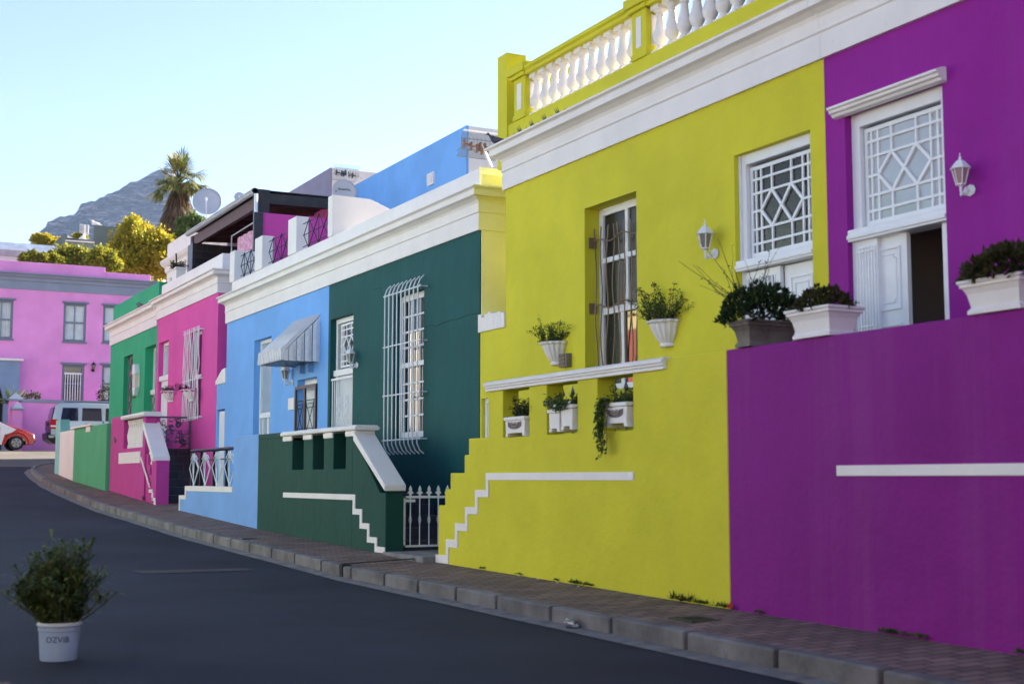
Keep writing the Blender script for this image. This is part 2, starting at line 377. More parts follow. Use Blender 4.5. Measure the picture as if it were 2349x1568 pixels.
def corn(zb, zt):                              # frieze, bead, cove and crown
    h = zt-zb; z = lambda t: zb+h*t
    return [(.0,z(0)),(.035,z(0)),(.035,z(.40)),(.05,z(.42)),(.05,z(.45)),(.04,z(.47)),(.042,z(.64)),(.06,z(.70)),(.11,z(.76)),(.165,z(.78)),(.17,z(.88)),(.155,z(.90)),(.165,z(.93)),(.2,z(.96)),(.2,z(1.)),(.12,z(1.02))]
def shell(h, m, y0, y1, z0, z1, holes, depth=6., name='wall', roofm=None, X=F, room=True):
    mb = MB(); mb.holes(X, X+.25, y0, y1, z0, z1, holes)
    x2 = X+depth
    mb.box(X+.25, x2, y0, y0+.2, z0, z1); mb.box(X+.25, x2, y1-.2, y1, z0, z1); mb.box(x2-.2, x2, y0+.2, y1-.2, z0, z1)
    w = mb.build(name, m, h)
    MB().box(X+.25, x2-.2, y0+.2, y1-.2, z1-.25, z1-.05).build('roof', roofm or CONC, h)
    MB().box(X+.26, X+3.2, y0+.21, y1-.21, z0, z0+.05).build('floor', DARK, h)
    return w
def wbox(v, x0, y0_, x1, y1_, X):              # measured opening: top-left and bottom-right -> y near, y far, z low, z high
    a = mX(v, x0, y0_, X); b = mX(v, x1, y1_, X); return (b[0], a[0], b[1], a[1])
def frame(mb, h, x, w=.07, t=.06, bottom=True):
    a, b, c, d = h
    mb.box(x, x+t, a, a+w, c, d); mb.box(x, x+t, b-w, b, c, d); mb.box(x, x+t, a+w, b-w, d-w, d)
    if bottom: mb.box(x, x+t, a+w, b-w, c, c+w)
def pane(parent, h, x, m=GLASS, name='pane'):
    a, b, c, d = h; return MB().box(x, x+.01, a, b, c, d).build(name, m, parent)
def fanlight(parent, h, x, glass, open_=0):
    # lattice of narrow outer lights with two diamonds in the middle
    a, b, c, d = h; W_ = b-a; H = d-c
    fb = .05
    U = [0,.085,.17,.345,.655,.83,.915,1.]; Vv = [0,.145,.30,.5,.70,.86,1.]
    mb = MB(); Y = lambda u: b-W_*u; Z = lambda v: d-H*v
    t = .022; cnt = [0]
    def bar(u0, v0, u1, v1, w=t):
        p, q = Vector((Y(u0), Z(v0))), Vector((Y(u1), Z(v1))); e = (q-p).normalized(); n = Vector((-e.y, e.x))*w/2
        cnt[0] += 1; e_ = cnt[0]*.00035; mb.prism([tuple(p+n), tuple(q+n), tuple(q-n), tuple(p-n)], x-.012-e_, x+.008+e_)
    for u in (U[1], U[2], U[5], U[6]): bar(u, 0, u, 1)
    for u in (U[3], U[4]): bar(u, 0, u, Vv[2]); bar(u, Vv[4], u, 1)
    for v in (Vv[1], Vv[2], Vv[4], Vv[5]): bar(0, v, 1, v)
    bar(0, .5, U[2], .5); bar(U[5], .5, 1, .5)
    w = .028
    bar(U[2], .5, U[3], Vv[2], w); bar(U[2], .5, U[3], Vv[4], w); bar(U[3], Vv[2], U[4], Vv[4], w); bar(U[3], Vv[4], U[4], Vv[2], w); bar(U[4], Vv[2], U[5], .5, w); bar(U[4], Vv[4], U[5], .5, w)
    frame(mb, h, x-.015, .035, .05)
    g = mb.build('glazing_bars', TRIM, parent)
    MB().box(x+.003, x+.006, a, b, c, d).build('pane', glass, g)
    return g

# ------------------------------------------------------------------ LIME HOUSE
YB = 8.95                                      # boundary lime | purple
YL = 15.03; YLO = 15.76
dl = (9.15, 10.26, 1.26, 4.26); wl = (11.98, 13.07, 2.16, 4.25)
house = thing('terraced_house', (F, 12, .2), 'bright lime green house with a white baluster parapet on its roof', 'house', 'painted terraced houses in the row')
shell(house, LIME, YB, YL, -.2, 5.3, [dl, wl])
mb = MB(); ld = wbox(0, 1103, 914, 1119, 1003, F)
mb.holes(F, F+.25, YL, YLO-.004, -.2, 3.11, [(15.2, 15.72, .9, ld[3])]); mb.build('alley_wall', LIME, house)
mb = MB(); 
z0, z1 = 3.11, 3.30
for k in range(8):
    ya = YL-.005+(YLO+.02-YL)*k/8; yb = YL-.005+(YLO+.02-YL)*(k+1)/8
    mb.box(F-.03, F+.3, ya, yb, z0-.02, z1+rnd.uniform(-.02, .03))
mb.build('wall_cap', WHITE, house, bevel=.008)
d = MB(); frame(d, (15.2, 15.72, .9, ld[3]), F+.05, .06); d.box(F+.08, F+.10, 15.25, 15.68, .9, ld[3]-.05); d.build('side_door', TRIM, house)
P_L = corn(4.84, 5.40)
mb = MB(); sweep(mb, P_L, F, YB+.002, YL, False, True); mb.build('cornice', WHITE, house)
# window
wn = MB(); frame(wn, wl, F+.19, .085, .07)
a, b, c, d = wl
wn.box(F+.18, F+.25, a+.08, b-.08, 3.03, 3.11)                        # meeting rail
wn.box(F+.19, F+.24, a+.08, b-.08, 3.62, 3.68); wn.box(F+.195, F+.235, (a+b)/2-.06, (a+b)/2, 3.11, d-.08); wn.box(F+.195, F+.24, (a+b)/2+.03, (a+b)/2+.10, c+.08, 3.03)
wnd = wn.build('window', TRIM, house, bevel=.006)
pane(wnd, (a+.05, b-.05, 3.08, d-.05), F+.222, BLIND, 'screened_pane'); pane(wnd, (a+.05, (a+b)/2+.03, c+.05, 3.06), F+.22); pane(wnd, ((a+b)/2+.031, b-.05, c+.05, 3.06), F+.221, BLIND, 'screened_pane')
sl = MB()
for i in range(26): sl.box(F+.255, F+.262, a+.06, b-.06, 3.15+i*.04, 3.15+i*.04+.022)
# burglar bars, wavy
bb = MB()
for i in range(9):
    y = b-.06-(b-a-.1)*i/8; ph = rnd.uniform(0, 6)
    bb.tube([(F+.11+.015*math.sin(z*5+ph), y+.02*math.sin(z*3.1+ph)+.012*math.sin(z*7+i), z) for z in [c+.25+k*.115 for k in range(15)]], .0085, 5)
for z in (2.36, 3.11, 3.86):
    bb.tube([(F+.10, b-.0+-(b-a)*k/12, z+.03*math.sin(k*1.1)) for k in range(13)], .009, 5)
    bb.box(F+.05, F+.15, b-.02, b-.002, z-.06, z+.06)
bb.build('burglar_bars', BRONZE, house)
# door
def door_set(h, dr, ztr, glass, open_leaf, slats):
    a, b, c, d = dr; x = F+.07
    m = MB(); m.box(x, x+.13, a, a+.09, ztr+.1, d); m.box(x, x+.13, b-.09, b, ztr+.1, d); m.box(x, x+.13, a+.09, b-.09, d-.1, d)
    m.box(x-.02, x+.0, a, a+.03, ztr+.1, d); m.box(x-.02, x, b-.03, b, ztr+.1, d)
    m.box(x-.07, x+.13, a-.0, b+.0, ztr, ztr+.1); m.box(x-.085, x-.07, a, b, ztr+.02, ztr+.055)
    m.box(x, x+.13, a, a+.07, c, ztr); m.box(x, x+.13, b-.05, b, c, ztr)
    fr = m.build('door_frame', TRIM, h, bevel=.005)
    fanlight(fr, (a+.1, b-.1, ztr+.13, d-.13), x+.06, glass)
    return fr
fr = door_set(house, dl, 3.14, BLIND, False, True)
def leafd(h, y0, y1, z0, z1, x, name='door'):
    m = MB(); m.box(x, x+.045, y0, y1, z0, z1)
    hh = z1-z0
    for (va, vb) in ((.06,.30),(.36,.62),(.68,.96)):
        a_, b_, c_, d_ = y0+.09, y1-.09, z1-hh*vb, z1-hh*va
        frame(m, (a_,b_,c_,d_), x-.012, .02, .014); frame(m, (a_+.06,b_-.06,c_+.06,d_-.06), x-.010, .014, .012)
    return m.build(name, TRIM, h, bevel=.004)
# slatted shutter leaf (far side) and panel door
m = MB(); ys_ = 9.78
for i in range(9):
    y = 10.19-(10.19-ys_)*i/8; m.tube([(F+.09, y, 1.27), (F+.09, y, 3.06)], .016, 6)
m.box(F+.08, F+.12, ys_-.08, ys_-.02, 1.26, 3.13); m.box(F+.08, F+.12, ys_-.02, 10.21, 3.06, 3.13)
m.build('slatted_shutter', TRIM, house)
MB().box(F+.16, F+.17, ys_-.02, 10.21, 1.26, 3.13).build('recess_panel', DARK, house)
leafd(house, 9.2, 9.69, 1.26, 3.13, F+.12)
# roof balustrade
mb = MB(); PX = F+.12
mb.box(PX, PX+.22, YB-6, 15.20, 5.2, 5.735)
mb.box(PX-.02, PX+.26, 15.2, 15.46, 5.2, 6.70); mb.box(PX+.26, PX+3, 15.26, 15.46, 5.2, 6.66)      # tall end pier and return wall
mb.build('parapet', LIME, house)
def pier(y0, y1, nm='pier'):
    m = MB(); m.box(PX-.01, PX+.25, y0, y1, 5.735, 6.27); m.box(PX-.025, PX+.265, y0-.015, y1+.015, 5.735, 5.80); 
    m.box(PX-.05, PX+.29, y0-.04, y1+.04, 6.27, 6.32); m.box(PX-.08, PX+.32, y0-.07, y1+.07, 6.32, 6.43)
    o = m.build(nm, LIME, house, bevel=.008)
    MB().box(PX-.016, PX-.008, y0+.09, y1-.09, 5.86, 6.2).box(PX+.06, PX+.18, y0-.006, y0+.004, 5.86, 6.2).build('inset_panel', WHITE, o)
bays = [(12.22, 14.70), (9.42, 11.92), (6.6, 9.14)]
pier(14.72, 15.02); pier(11.93, 12.21); pier(9.14, 9.42)
bal0 = None
prof = [(.072,0),(.072,.035),(.055,.045),(.06,.07),(.042,.085),(.050,.105),(.078,.15),(.084,.185),(.076,.225),(.056,.29),(.044,.36),(.040,.42),(.050,.425),(.050,.44),(.042,.445),(.066,.47),(.074,.49)]
pr = MB().lathe((0,0,0), prof, 14); pr.box(-.08,.08,-.075,.075,-.001,.035).box(-.08,.08,-.075,.075,.485,.54)
for (ya, yb) in bays:
    m = MB(); 
    m.prism([(PX-.03,6.27),(PX+.25,6.27),(PX+.25,6.30),(PX+.28,6.32),(PX+.28,6.36),(PX+.20,6.41),(PX+.04,6.41),(PX-.06,6.37),(PX-.06,6.33),(PX-.03,6.31)], ya+.0, yb+.0, 'Y')
    m.build('handrail', LIME, house)
    n = 11
    for i in range(n):
        if yb < 10 and i < 2: continue
        y = ya+(yb-ya)*(i+.6)/n; loc = Vector((PX+.11, y, 5.735))-ORG[house]
        if bal0 is None:
            bal0 = pr.build('baluster', WHITE, house, smooth=True, org=(0,0,0)); bal0.location = loc
        else:
            o = bal0.copy(); COL.objects.link(o); o.parent = house; o.location = loc
m = MB().box(PX+1.4, PX+3.4, 6.5, 11.75, 5.2, 7.6).build('roof_room', mat('maroon_render', (.10,.03,.03), .7, var=.2), house)
MB().box(PX+1.35, PX+1.39, 11.5, 11.78, 5.2, 7.6).build('roof_post', LIME, house)

# ------------------------------------------------------------------ PURPLE HOUSE
dp = (7.58, 8.70, 1.26, 4.28)
hp = thing('terraced_house', (F, 6, .15), 'vivid purple house with an open white door under a moulded hood', 'house', 'painted terraced houses in the row')
shell(hp, PURPLE, -4., YB-.004, -.6, 5.3, [dp])
mb = MB(); sweep(mb, corn(4.84, 5.40), F, -4, YB-.002, False, False); mb.build('cornice', WHITE, hp)
MB().box(PX, PX+.22, -4, YB-6.01, 5.2, 5.735).build('parapet', LIME, hp)
a, b, c, d = dp; x = F+.07; zt = 3.18
m = MB(); m.box(x, x+.13, a, a+.09, zt+.1, d); m.box(x, x+.13, b-.1, b, zt+.1, d); m.box(x, x+.13, a+.09, b-.1, d-.12, d)
m.box(x-.07, x+.13, a, b, zt, zt+.1); m.box(x-.085, x-.07, a, b, zt+.02, zt+.055); m.box(x-.02, x+.13, a, a+.1, c, zt)
fr = m.build('door_frame', TRIM, hp, bevel=.005)
fanlight(fr, (a+.1, b-.11, zt+.13, d-.14), x+.06, PALEGLASS)  # pale glass colour carries the sky reflected in this fanlight
m = MB(); m.box(x-.02, x+.03, b-.30, b-.002, c, zt)
for i in range(7): m.box(x-.03, x-.02, b-.28+i*.035, b-.265+i*.035, c, zt-.06)
for z in (1.9, 2.45, 3.08): m.box(x-.034, x-.03, b-.29, b-.03, z, z+.012)
m.build('folded_shutter', TRIM, hp)
m = MB(); yL0, yL1 = mX(12,1345,1000,F+.09)[0], mX(12,1105,1000,F+.09)[0]; m.box(x+.02, x+.065, yL0, yL1, c, zt)
for va, vb in ((.05,.32),(.38,.66),(.70,.97)):
    q = (yL0+.07, yL1-.05, zt-(zt-c)*vb, zt-(zt-c)*va); frame(m, q, x+.006, .018, .016)
    aa, b2, cc, dd = q[0]+.05, q[1]-.05, q[2]+.06, q[3]-.06; k = .03
    pts = [(aa+k,cc),(b2-k,cc),(b2-k,cc+k),(b2,cc+k),(b2,dd-k),(b2-k,dd-k),(b2-k,dd),(aa+k,dd),(aa+k,dd-k),(aa,dd-k),(aa,cc+k),(aa+k,cc+k)]
    m.tube([(x+.018, p[0], p[1]) for p in pts+pts[:1]], .007, 4)
m.build('door', TRIM, hp, bevel=.003)
m = MB(); hz = 4.27
m.prism([(F,hz-.01),(F-.05,hz+.0),(F-.06,hz+.02),(F-.085,hz+.03),(F-.09,hz+.05),(F-.11,hz+.06),(F-.11,hz+.08),(F-.06,hz+.10),(F,hz+.11)], a-.05, b+.10, 'Y'); m.build('door_hood', WHITE, hp, smooth=True)
m = MB()
for k in range(9):
    z = 1.27+k*.14; w = .16-.012*k; m.lathe((F+.75, 8.0+.03*k*.8, z), [(w,0),(w*.95,.145)], 10, .6, 1)
lab(m.build('hanging_cloth', mat('black_cloth', (.004,.004,.004), .9), smooth=True), 'black draped cloth hanging just inside the open doorway of the purple house', 'cloth')
MB().box(F+.255, F+2.19, 8.66, 8.70, .0, 4.9).box(F+.255, F+2.19, 5.5, 8.66, 4.3, 4.34).build('interior_lining', mat('dim_room', (.30,.25,.25), .9), hp)
# interior back of room
MB().box(F+2.2, F+2.25, 5.5, 8.74, .0, 4.9).build('interior_wall', mat('dim_room', (.30,.25,.25), .9), hp)

# stoep walls of the two near houses
SX = 6.65
YS = 9.01
sw = thing('stoep_wall', (SX, 4, .1), 'tall purple front wall with one thick white stripe near the right edge', 'wall', 'painted front walls of the stoeps')
MB().box(SX, SX+.25, -4, YS-.003, -.6, 2.25).build('wall', PURPLE2, sw, bevel=.012)
s1 = mX(0, 1921, 1067, SX); s2 = mX(0, 1921, 1091, SX)
MB().box(SX-.012, SX+.001, 1.2, s1[0], s2[1], s1[1]).build('stripe', WHITE, sw, bevel=.003)
fl = thing('stoep_floor', (SX+.3, 5, .2), 'raised concrete porch floor behind the purple and lime front walls', 'porch')
MB().box(SX+.252, F-.002, -4, 13.3, -.3, 1.258).build('slab', CONC, fl)
lw = thing('stoep_wall', (SX, 12, .2), 'lime green front wall with stepped edge and three planter openings', 'wall', 'painted front walls of the stoeps')
st = [(30,1090),(75,980),(113,867),(210,742),(240,628),(375,312)]
ysx = [mX(6, x, 1000, SX)[0] for x, _ in st]; zsx = [mX(6, 150, y, SX)[1] for _, y in st]
zsx[0] = .87; ztop = 2.25
zc = [mX(6, st[k][0], st[k][1], SX)[1] for k in range(5)]+[ztop]
def ins(y, z):
    for k in range(6):
        if z < zc[k]: return y < ysx[k]
    return False
hs = []
for (x0, yt, x1, yb) in ((477,298,660,607),(782,262,997,590),(1135,215,1385,567)):
    q = wbox(6, x0, yt, x1, yb, SX); hs.append((q[0], q[1], q[2], 2.15))
zlo = sum(h[2] for h in hs)/3; hs = [(h[0], h[1], zlo, h[3]) for h in hs]
MB().holes(SX, SX+.2, YS, ysx[0], -.4, ztop, hs, inside=ins, ys=ysx, zs=zc).build('wall', LIME, lw, bevel=.01)
q0 = mX(6, 370, 290, SX); q1 = mX(6, 1617, 130, SX)
m = MB(); m.prism([(SX-.0,2.155),(SX-.03,2.155),(SX-.03,2.185),(SX-.042,2.19),(SX-.042,2.21),(SX-.055,2.215),(SX-.055,2.242),(SX-.02,2.262),(SX+.235,2.262),(SX+.235,2.155)], q1[0], q0[0], 'Y'); m.build('coping', WHITE, lw, bevel=.004)
rows = [(1432,1487,15,103),(1327,1380,87,168),(1215,1265,150,237),(1102,1150,220,307),(983,1033,290,382),(867,915,365,1393)]
m = MB(); zr = []
for k, (yt, yb, x0, x1) in enumerate(rows):
    za = mX(6, x0, yt, SX)[1]; zb = mX(6, x0, yb, SX)[1]; ya = mX(6, x1, (yt+yb)/2, SX)[0]; yb_ = mX(6, x0, (yt+yb)/2, SX)[0]
    m.box(SX-.012, SX+.001, ya, yb_, zb, za)
    if k < 5:
        yy0 = mX(6, x1, (yt+yb)/2, SX)[0]; yy1 = mX(6, rows[k+1][2], yt, SX)[0]
        zn = mX(6, rows[k+1][2], rows[k+1][1], SX)[1]
        m.box(SX-.0118, SX+.001, yy0, yy1, za, zn)
m.build('stripe', WHITE, lw)
# steps behind the lime wall, rising towards the house door
m = MB()
for k in range(6): m.box(SX+.203, F-.003, 13.302, 14.72-.27*k, .2+.0*k, .25+.168*(k+1)) if 14.72-.27*k > 13.31 else None
m.build('steps', CONC, fl)
rl = thing('stair_railing', (SX+.9, 13, 1.26), 'small iron stair railing with spear finials behind the planter openings', 'railing')
m = MB()
for i in range(9):
    y = 11.6+i*.22; m.tube([(F-.25, y, 1.26), (F-.25, y, 2.12)], .009, 5); m.lathe((F-.25, y, 2.1), [(.008,0),(.03,.03),(.008,.09),(.001,.13)], 6)
m.tube([(F-.25, 11.5, 2.02), (F-.25, 13.5, 2.02)], .012, 5); m.tube([(F-.25, 11.5, 1.35), (F-.25, 13.5, 1.35)], .012, 5); m.build('bars', PEWTER, rl)
# ------------------------------------------------------------------ DARK GREEN HOUSE
YD = 21.6
hd = thing('terraced_house', (F, 18, .3), 'dark bottle green house with a cage of white bars over its tall window', 'house', 'painted terraced houses in the row')
dd = (20.43, 21.5, .88, 3.86); wd = (17.59, 18.70, 1.79, 3.91)
shell(hd, TEAL, 15.78, YD, -.2, 5.0, [dd, wd])
P_D = corn(4.45, 5.01)
mb = MB(); sweep(mb, P_D, F, 15.78, YD-.002, True, False); cd = mb.build('cornice', WHITE, hd)
mb = MB(); sweep_end(mb, [(o+.002, z) for o, z in P_D], F, 15.78, 3.); mb.box(F+.02, F+6, 15.76, 15.779, -.2, 5.2); mb.build('end_wall', CREAM, hd)
MB().box(F+.08, F+.3, 15.95, YD-.002, 4.9, 5.33).build('parapet', WHITE, hd, bevel=.01)
MB().box(F+.07, F+1.2, 15.925, 15.948, 4.9, 5.335).build('parapet_end', CREAMP, hd)
a, b, c, d = wd; m = MB(); frame(m, wd, F+.10, .09, .06)
m.box(F+.08, F+.15, a+.09, b-.09, 2.83, 2.90)
for z in [c+.09+(2.83-c-.09)*k/4 for k in (1,2,3)]+[2.9+(d-.09-2.9)*k/4 for k in (1,2,3)]: m.box(F+.11, F+.145, a+.09, b-.09, z-.014, z+.014)
for y in (a+.09+(b-a-.18)/3, a+.09+(b-a-.18)*2/3): m.box(F+.111, F+.144, y-.014, y+.014, c+.09, d-.09)
wdo = m.build('window', TRIM, hd); pane(wdo, (a+.05, b-.05, c+.05, d-.05), F+.13)
m = MB(); X0 = F-.12
yb1 = mX(5,303,650,X0)[0]; yb0 = mX(5,462,650,X0)[0]
for i in range(9):
    y = yb1-(yb1-yb0-.04)*i/8
    m.tube([(F-.03, y-.01, 4.09), (X0+.035, y, 4.03), (X0, y, 3.94), (X0, y, 1.70), (X0+.04, y-.01, 1.60), (F-.02, y-.02, 1.55)], .0105, 6)
for z in (3.92, 3.15, 2.42, 1.76): m.tube([(X0, yb1+.05, z), (X0, yb0-.04, z)], .011, 6); m.tube([(X0, yb0-.04, z), (F, yb0-.04, z)], .011, 6); m.blob((X0, yb0-.05, z), .022, .022, .022, 8, 5)
m.build('burglar_bars', TRIM, hd)
CRK = mat('crack_dark', (.004,.03,.03), .9)
for q in (((490,475),(520,466),(545,470),(580,452),(620,440),(650,436),(690,420),(738,412)), ((250,300),(290,292),(292,320),(308,330))):
    m = MB(); m.tube([(F-.0008, *mX(5, x, y+rnd.uniform(-2,2), F)) for x, y in q], .0035, 4); m.build('wall_crack', CRK, hd)
a, b, c, d = dd; m = MB(); frame(m, dd, F+.10, .08, .08, False); m.box(F+.06, F+.18, a, b, 2.90, 3.0); fr = m.build('door_frame', TRIM, hd, bevel=.004)
MB().box(F+.2, F+.21, a, b, c, d).build('dark_opening', DARK, fr)
fo = fanlight(fr, (a+.1, b-.22, 3.03, d-.1), F+.12, GLASS)
leafd(hd, a+.1, b-.1, c, 2.9, F+.14)
m = MB(); xg = F+.02
frame(m, (a-.02, b+.04, c, 2.86), xg, .035, .03)
for i in range(11): m.tube([(xg+.01, a+.05+(b-a-.1)*i/10, c), (xg+.01, a+.05+(b-a-.1)*i/10, 2.82)], .009, 5)
for i in range(2):
    for k in range(9):
        yc = a+.3+i*.42; z = 1.2+k*.16; m.tube([(xg-.0, yc+.07*math.cos(t), z+.07*math.sin(t)) for t in [j*PI/4 for j in range(9)]], .008, 4)
m.build('security_gate', TRIM, hd)

# front wall, ramp coping, slots
DX = 6.5
gw = thing('stoep_wall', (DX, 18, .3), 'dark green front wall with three narrow slots and a sloping white coping', 'wall', 'painted front walls of the stoeps')
slots = [(19.26,19.79,1.33,1.83),(18.37,18.85,1.33,1.83),(17.48,17.97,1.33,1.83)]
m = MB(); m.holes(DX, DX+.25, 17.22, 21.54, -.3, 1.83, slots)
m.prism([(17.22,-.3),(17.22,1.80),(16.22,1.02),(16.02,1.02),(16.02,-.3)], DX, DX+.25)
m.build('wall', TEALW, gw, bevel=.01)
MB().box(DX+.251, DX+.26, 17.3, 20.0, 1.2, 1.9).build('recess_back', TEALW, gw)
MB().box(DX, DX+.25, 20.25, 21.54, 1.832, 1.912).build('wall_top', TEALW, gw)
m = MB(); m.prism([(DX-.05,1.845),(DX-.06,1.885),(DX-.02,1.915),(DX+.27,1.915),(DX+.31,1.885),(DX+.30,1.845)], 17.0, 20.24, 'Y')
for y0_, y1_ in ((19.79+.0,20.22),(18.86,19.25),(17.98,18.36),(17.08,17.47)): m.box(DX-.02, DX+.27, y0_, y1_, 1.765, 1.844)
# sloping coping
sl0 = (17.12, 1.80); sl1 = (16.0, 1.01)
m.prism([(sl0[0], sl0[1]-.09),(sl0[0], sl0[1]+.03),(sl1[0]-.02, sl1[1]+.11),(sl1[0]-.02, sl1[1]+.03),], DX-.035, DX+.265)
m.build('coping', WHITE, gw, bevel=.014)
pt = [(807,283,1275,1292,315),(1275,388,1322,1338,428),(1322,483,1372,1387,525),(1372,575,1423,1438,612),(1423,640,1490,1490,685)]
m = MB(); prev = None
for k, (x0, yt, xm, x1, yb) in enumerate(pt):
    ya = mX(16, x1, yt, DX)[0]; yf = mX(16, x0, yt, DX)[0]; za = mX(16, x1 if k == 0 else x0, yt+(10 if k == 0 else 0), DX)[1]; zb = za-.075
    m.box(DX-.012, DX+.001, ya, yf, zb, za)
    if k < 4:
        nx = pt[k+1]; yr = mX(16, nx[0], nx[1], DX)[0]; zn = mX(16, nx[0], nx[1], DX)[1]; m.box(DX-.0118, DX+.001, ya, yr, zn, zb)
m.build('stripe', WHITE, gw)
stp = thing('door_steps', (7.2, 17, .2), 'dark slate blue steps climbing behind the white spear topped gate', 'steps')
SL2 = mat('painted_steps', (.045,.05,.09), .5, var=.2)
m = MB()
for k in range(5): m.box(DX+.255, F-.003, 16.35+.28*k, 21.5, .1, .27+.15*(k+1)-.02)
m.build('treads', SL2, stp)
gt = thing('garden_gate', (7.1, 16.1, .27), 'low white iron gate with spear finials beside the dark green wall', 'gate')
m = MB(); gy_ = 16.08; gx0, gx1 = DX+.27, F-.01; zb, zt_ = .33, .98
m.box(gx0, gx0+.03, gy_, gy_+.025, zb, zt_); m.box(gx1-.03, gx1, gy_, gy_+.025, zb, zt_)
m.box(gx0, gx1, gy_, gy_+.02, zb, zb+.025); m.box(gx0, gx1, gy_, gy_+.02, zt_-.03, zt_)
m.box(gx0+.03, gx0+.16, gy_-.01, gy_, zt_-.08, zt_-.045); m.build('gate_frame', TRIM, gt)
g0 = None; n = 7
for i in range(n):
    x = gx0+.1+(gx1-gx0-.12)*i/(n-1)*.98
    m = MB(); m.tube([(0,0,zb-.3), (0,0,zt_-.3)], .008, 6); z = .34
    for t in range(4): m.tube([(.012*math.cos(PI/2*t+k*.9)*math.sin(PI*k/6)*1.6, .012*math.sin(PI/2*t+k*.9)*math.sin(PI*k/6)*1.6, z+.11*(k/6)-.02) for k in range(7)], .0045, 4)
    zz = zt_-.3; m.prism([(-.012,zz),(-.02,zz+.03),(-.042,zz+.03),(-.03,zz+.055),(-.014,zz+.06),(-.022,zz+.085),(0,zz+.135),(.022,zz+.085),(.014,zz+.06),(.03,zz+.055),(.042,zz+.03),(.02,zz+.03),(.012,zz)], -.006, .006, 'Y')
    if g0 is None: g0 = m.build('gate_bar', TRIM, gt, org=(0,0,0))
    o = g0 if i == 0 else g0.copy()
    if i: COL.objects.link(o); o.parent = gt
    o.location = Vector((x, gy_+.01, .3))-ORG[gt]

# ------------------------------------------------------------------ BLUE HOUSE
YBL = 27.92; YBA = 28.64
hb = thing('terraced_house', (F, 25, .5), 'sky blue house with a striped metal awning and a pillared roof terrace', 'house', 'painted terraced houses in the row')
wb = (24.80, 25.91, 1.0, 3.90); db = (22.17, 23.22, .9, 2.95)
shell(hb, BLUE, YD+.004, YBL, -.2, 5.0, [wb, db])
m = MB(); zc_ = mX(4, 50, 692, F)[1]; m.holes(F, F+.25, YBL+.002, YBA, -.2, zc_, [(27.97, 28.56, .7, 2.66)]); m.build('alley_wall', BLUE, hb)
MB().box(F+.05, F+.09, 27.97, 28.56, .7, 2.62).build('side_door', TRIM, hb)
m = MB(); m.prism([(YBA+.02, zc_),(YBL-.01, zc_),(YBL-.01, zc_+.32),(YBL+.25, zc_+.30),(YBA+.02, zc_+.08)], F-.03, F+.35); m.build('wall_cap', WHITE, hb, bevel=.01)
mb = MB(); sweep(mb, P_D, F, YD+.002, YBL, False, True); mb.build('cornice', WHITE, hb)
m = MB(); m.box(F+.08, F+.3, YD+.002, YBL, 4.9, 5.33)
m.build('parapet', WHITE, hb, bevel=.01)
for (y0_, y1_, dx, top) in ((27.70, 28.05, .55, 5.99),(25.73, 26.22, .25, 5.99),(23.61, 24.09, .25, 6.01)):
    MB().box(F+.06, F+.06+dx, y0_, y1_, 5.332, top).build('terrace_pillar', WHITE, hb, bevel=.012)
m = MB(); m.prism([(F+.06,5.332),(F+.06,6.04),(F+.75,6.03),(F+2.6,5.332)], 21.67, 21.89, 'Y'); m.build('terrace_end_wall', WHITE, hb, bevel=.01)
def xpanel(y0, y1, z0, z1, x, n):
    m = MB(); r = .008; zm = (z0+z1)/2; w = (y1-y0)/n
    for z in (z0+.06, zm, z1-.06): m.tube([(x, y1+.04, z), (x, y0-.04, z)], r, 5)
    for i in range(n):
        a = y1-w*i; b_ = a-w; c = (a+b_)/2
        m.tube([(x, a, zm), (x, c, z1-.02), (x, b_, zm), (x, c, z0), (x, a, zm)], r, 5); m.tube([(x, c, z1-.02), (x, c, z0)], r, 5)
        if i: m.tube([(x, a+w/2, z1-.02), (x, a-w/2, z0)], r*.9, 5); m.tube([(x, a+w/2, z0), (x, a-w/2, z1-.02)], r*.9, 5)
    return m
for q in ((26.26, 27.66), (24.12, 25.70), (21.92, 23.58)): xpanel(q[0], q[1], 5.38, 5.93, F+.2, 3).build('terrace_railing', BLACK, hb)
a, b, c, d = wb; m = MB(); frame(m, wb, F+.12, .07, .06); m.box(F+.10, F+.18, a+.07, b-.07, 2.37, 2.47); m.box(F+.13, F+.17, (a+b)/2-.04, (a+b)/2+.04, c+.07, 2.37)
m.box(F+.13, F+.17, b-.22, b-.19, c, 2.37)
wo = m.build('window', TRIM, hb, bevel=.004); pane(wo, (a+.05, b-.05, c+.05, d-.05), F+.15, PALEGLASS)
a, b, c, d = db; MB().box(F+.14, F+.18, a, b, c, d).build('door', TRIM, hb)
m = MB(); xg = F-.035; ga, gb, gz = 22.12, 23.26, 2.83
frame(m, (ga, gb, c, gz), xg, .055, .03, False); ym = 22.72; m.box(xg, xg+.03, ym-.03, ym+.03, c, gz-.05)
for (p, q) in ((ga+.06, ym-.03), (ym+.03, gb-.06)):
    m.tube([(xg+.01,p,2.56),(xg+.01,q,2.56)], .008, 4); m.tube([(xg+.01,p+.06,c),(xg+.01,p+.06,2.56)], .007, 4); m.tube([(xg+.01,q-.06,c),(xg+.01,q-.06,2.56)], .007, 4)
    for z0_, z1_ in ((2.0, 2.5), (1.0, 1.72)):
        for zz in (z0_, z1_, z0_+.07, z1_-.07): m.tube([(xg+.01,p,zz),(xg+.01,q,zz)], .007, 4)
        m.tube([(xg+.01,p+.06,z0_),(xg+.01,q-.06,z1_)], .007, 4); m.tube([(xg+.01,p+.06,z1_),(xg+.01,q-.06,z0_)], .007, 4)
m.build('security_gate', BLACK, hb)
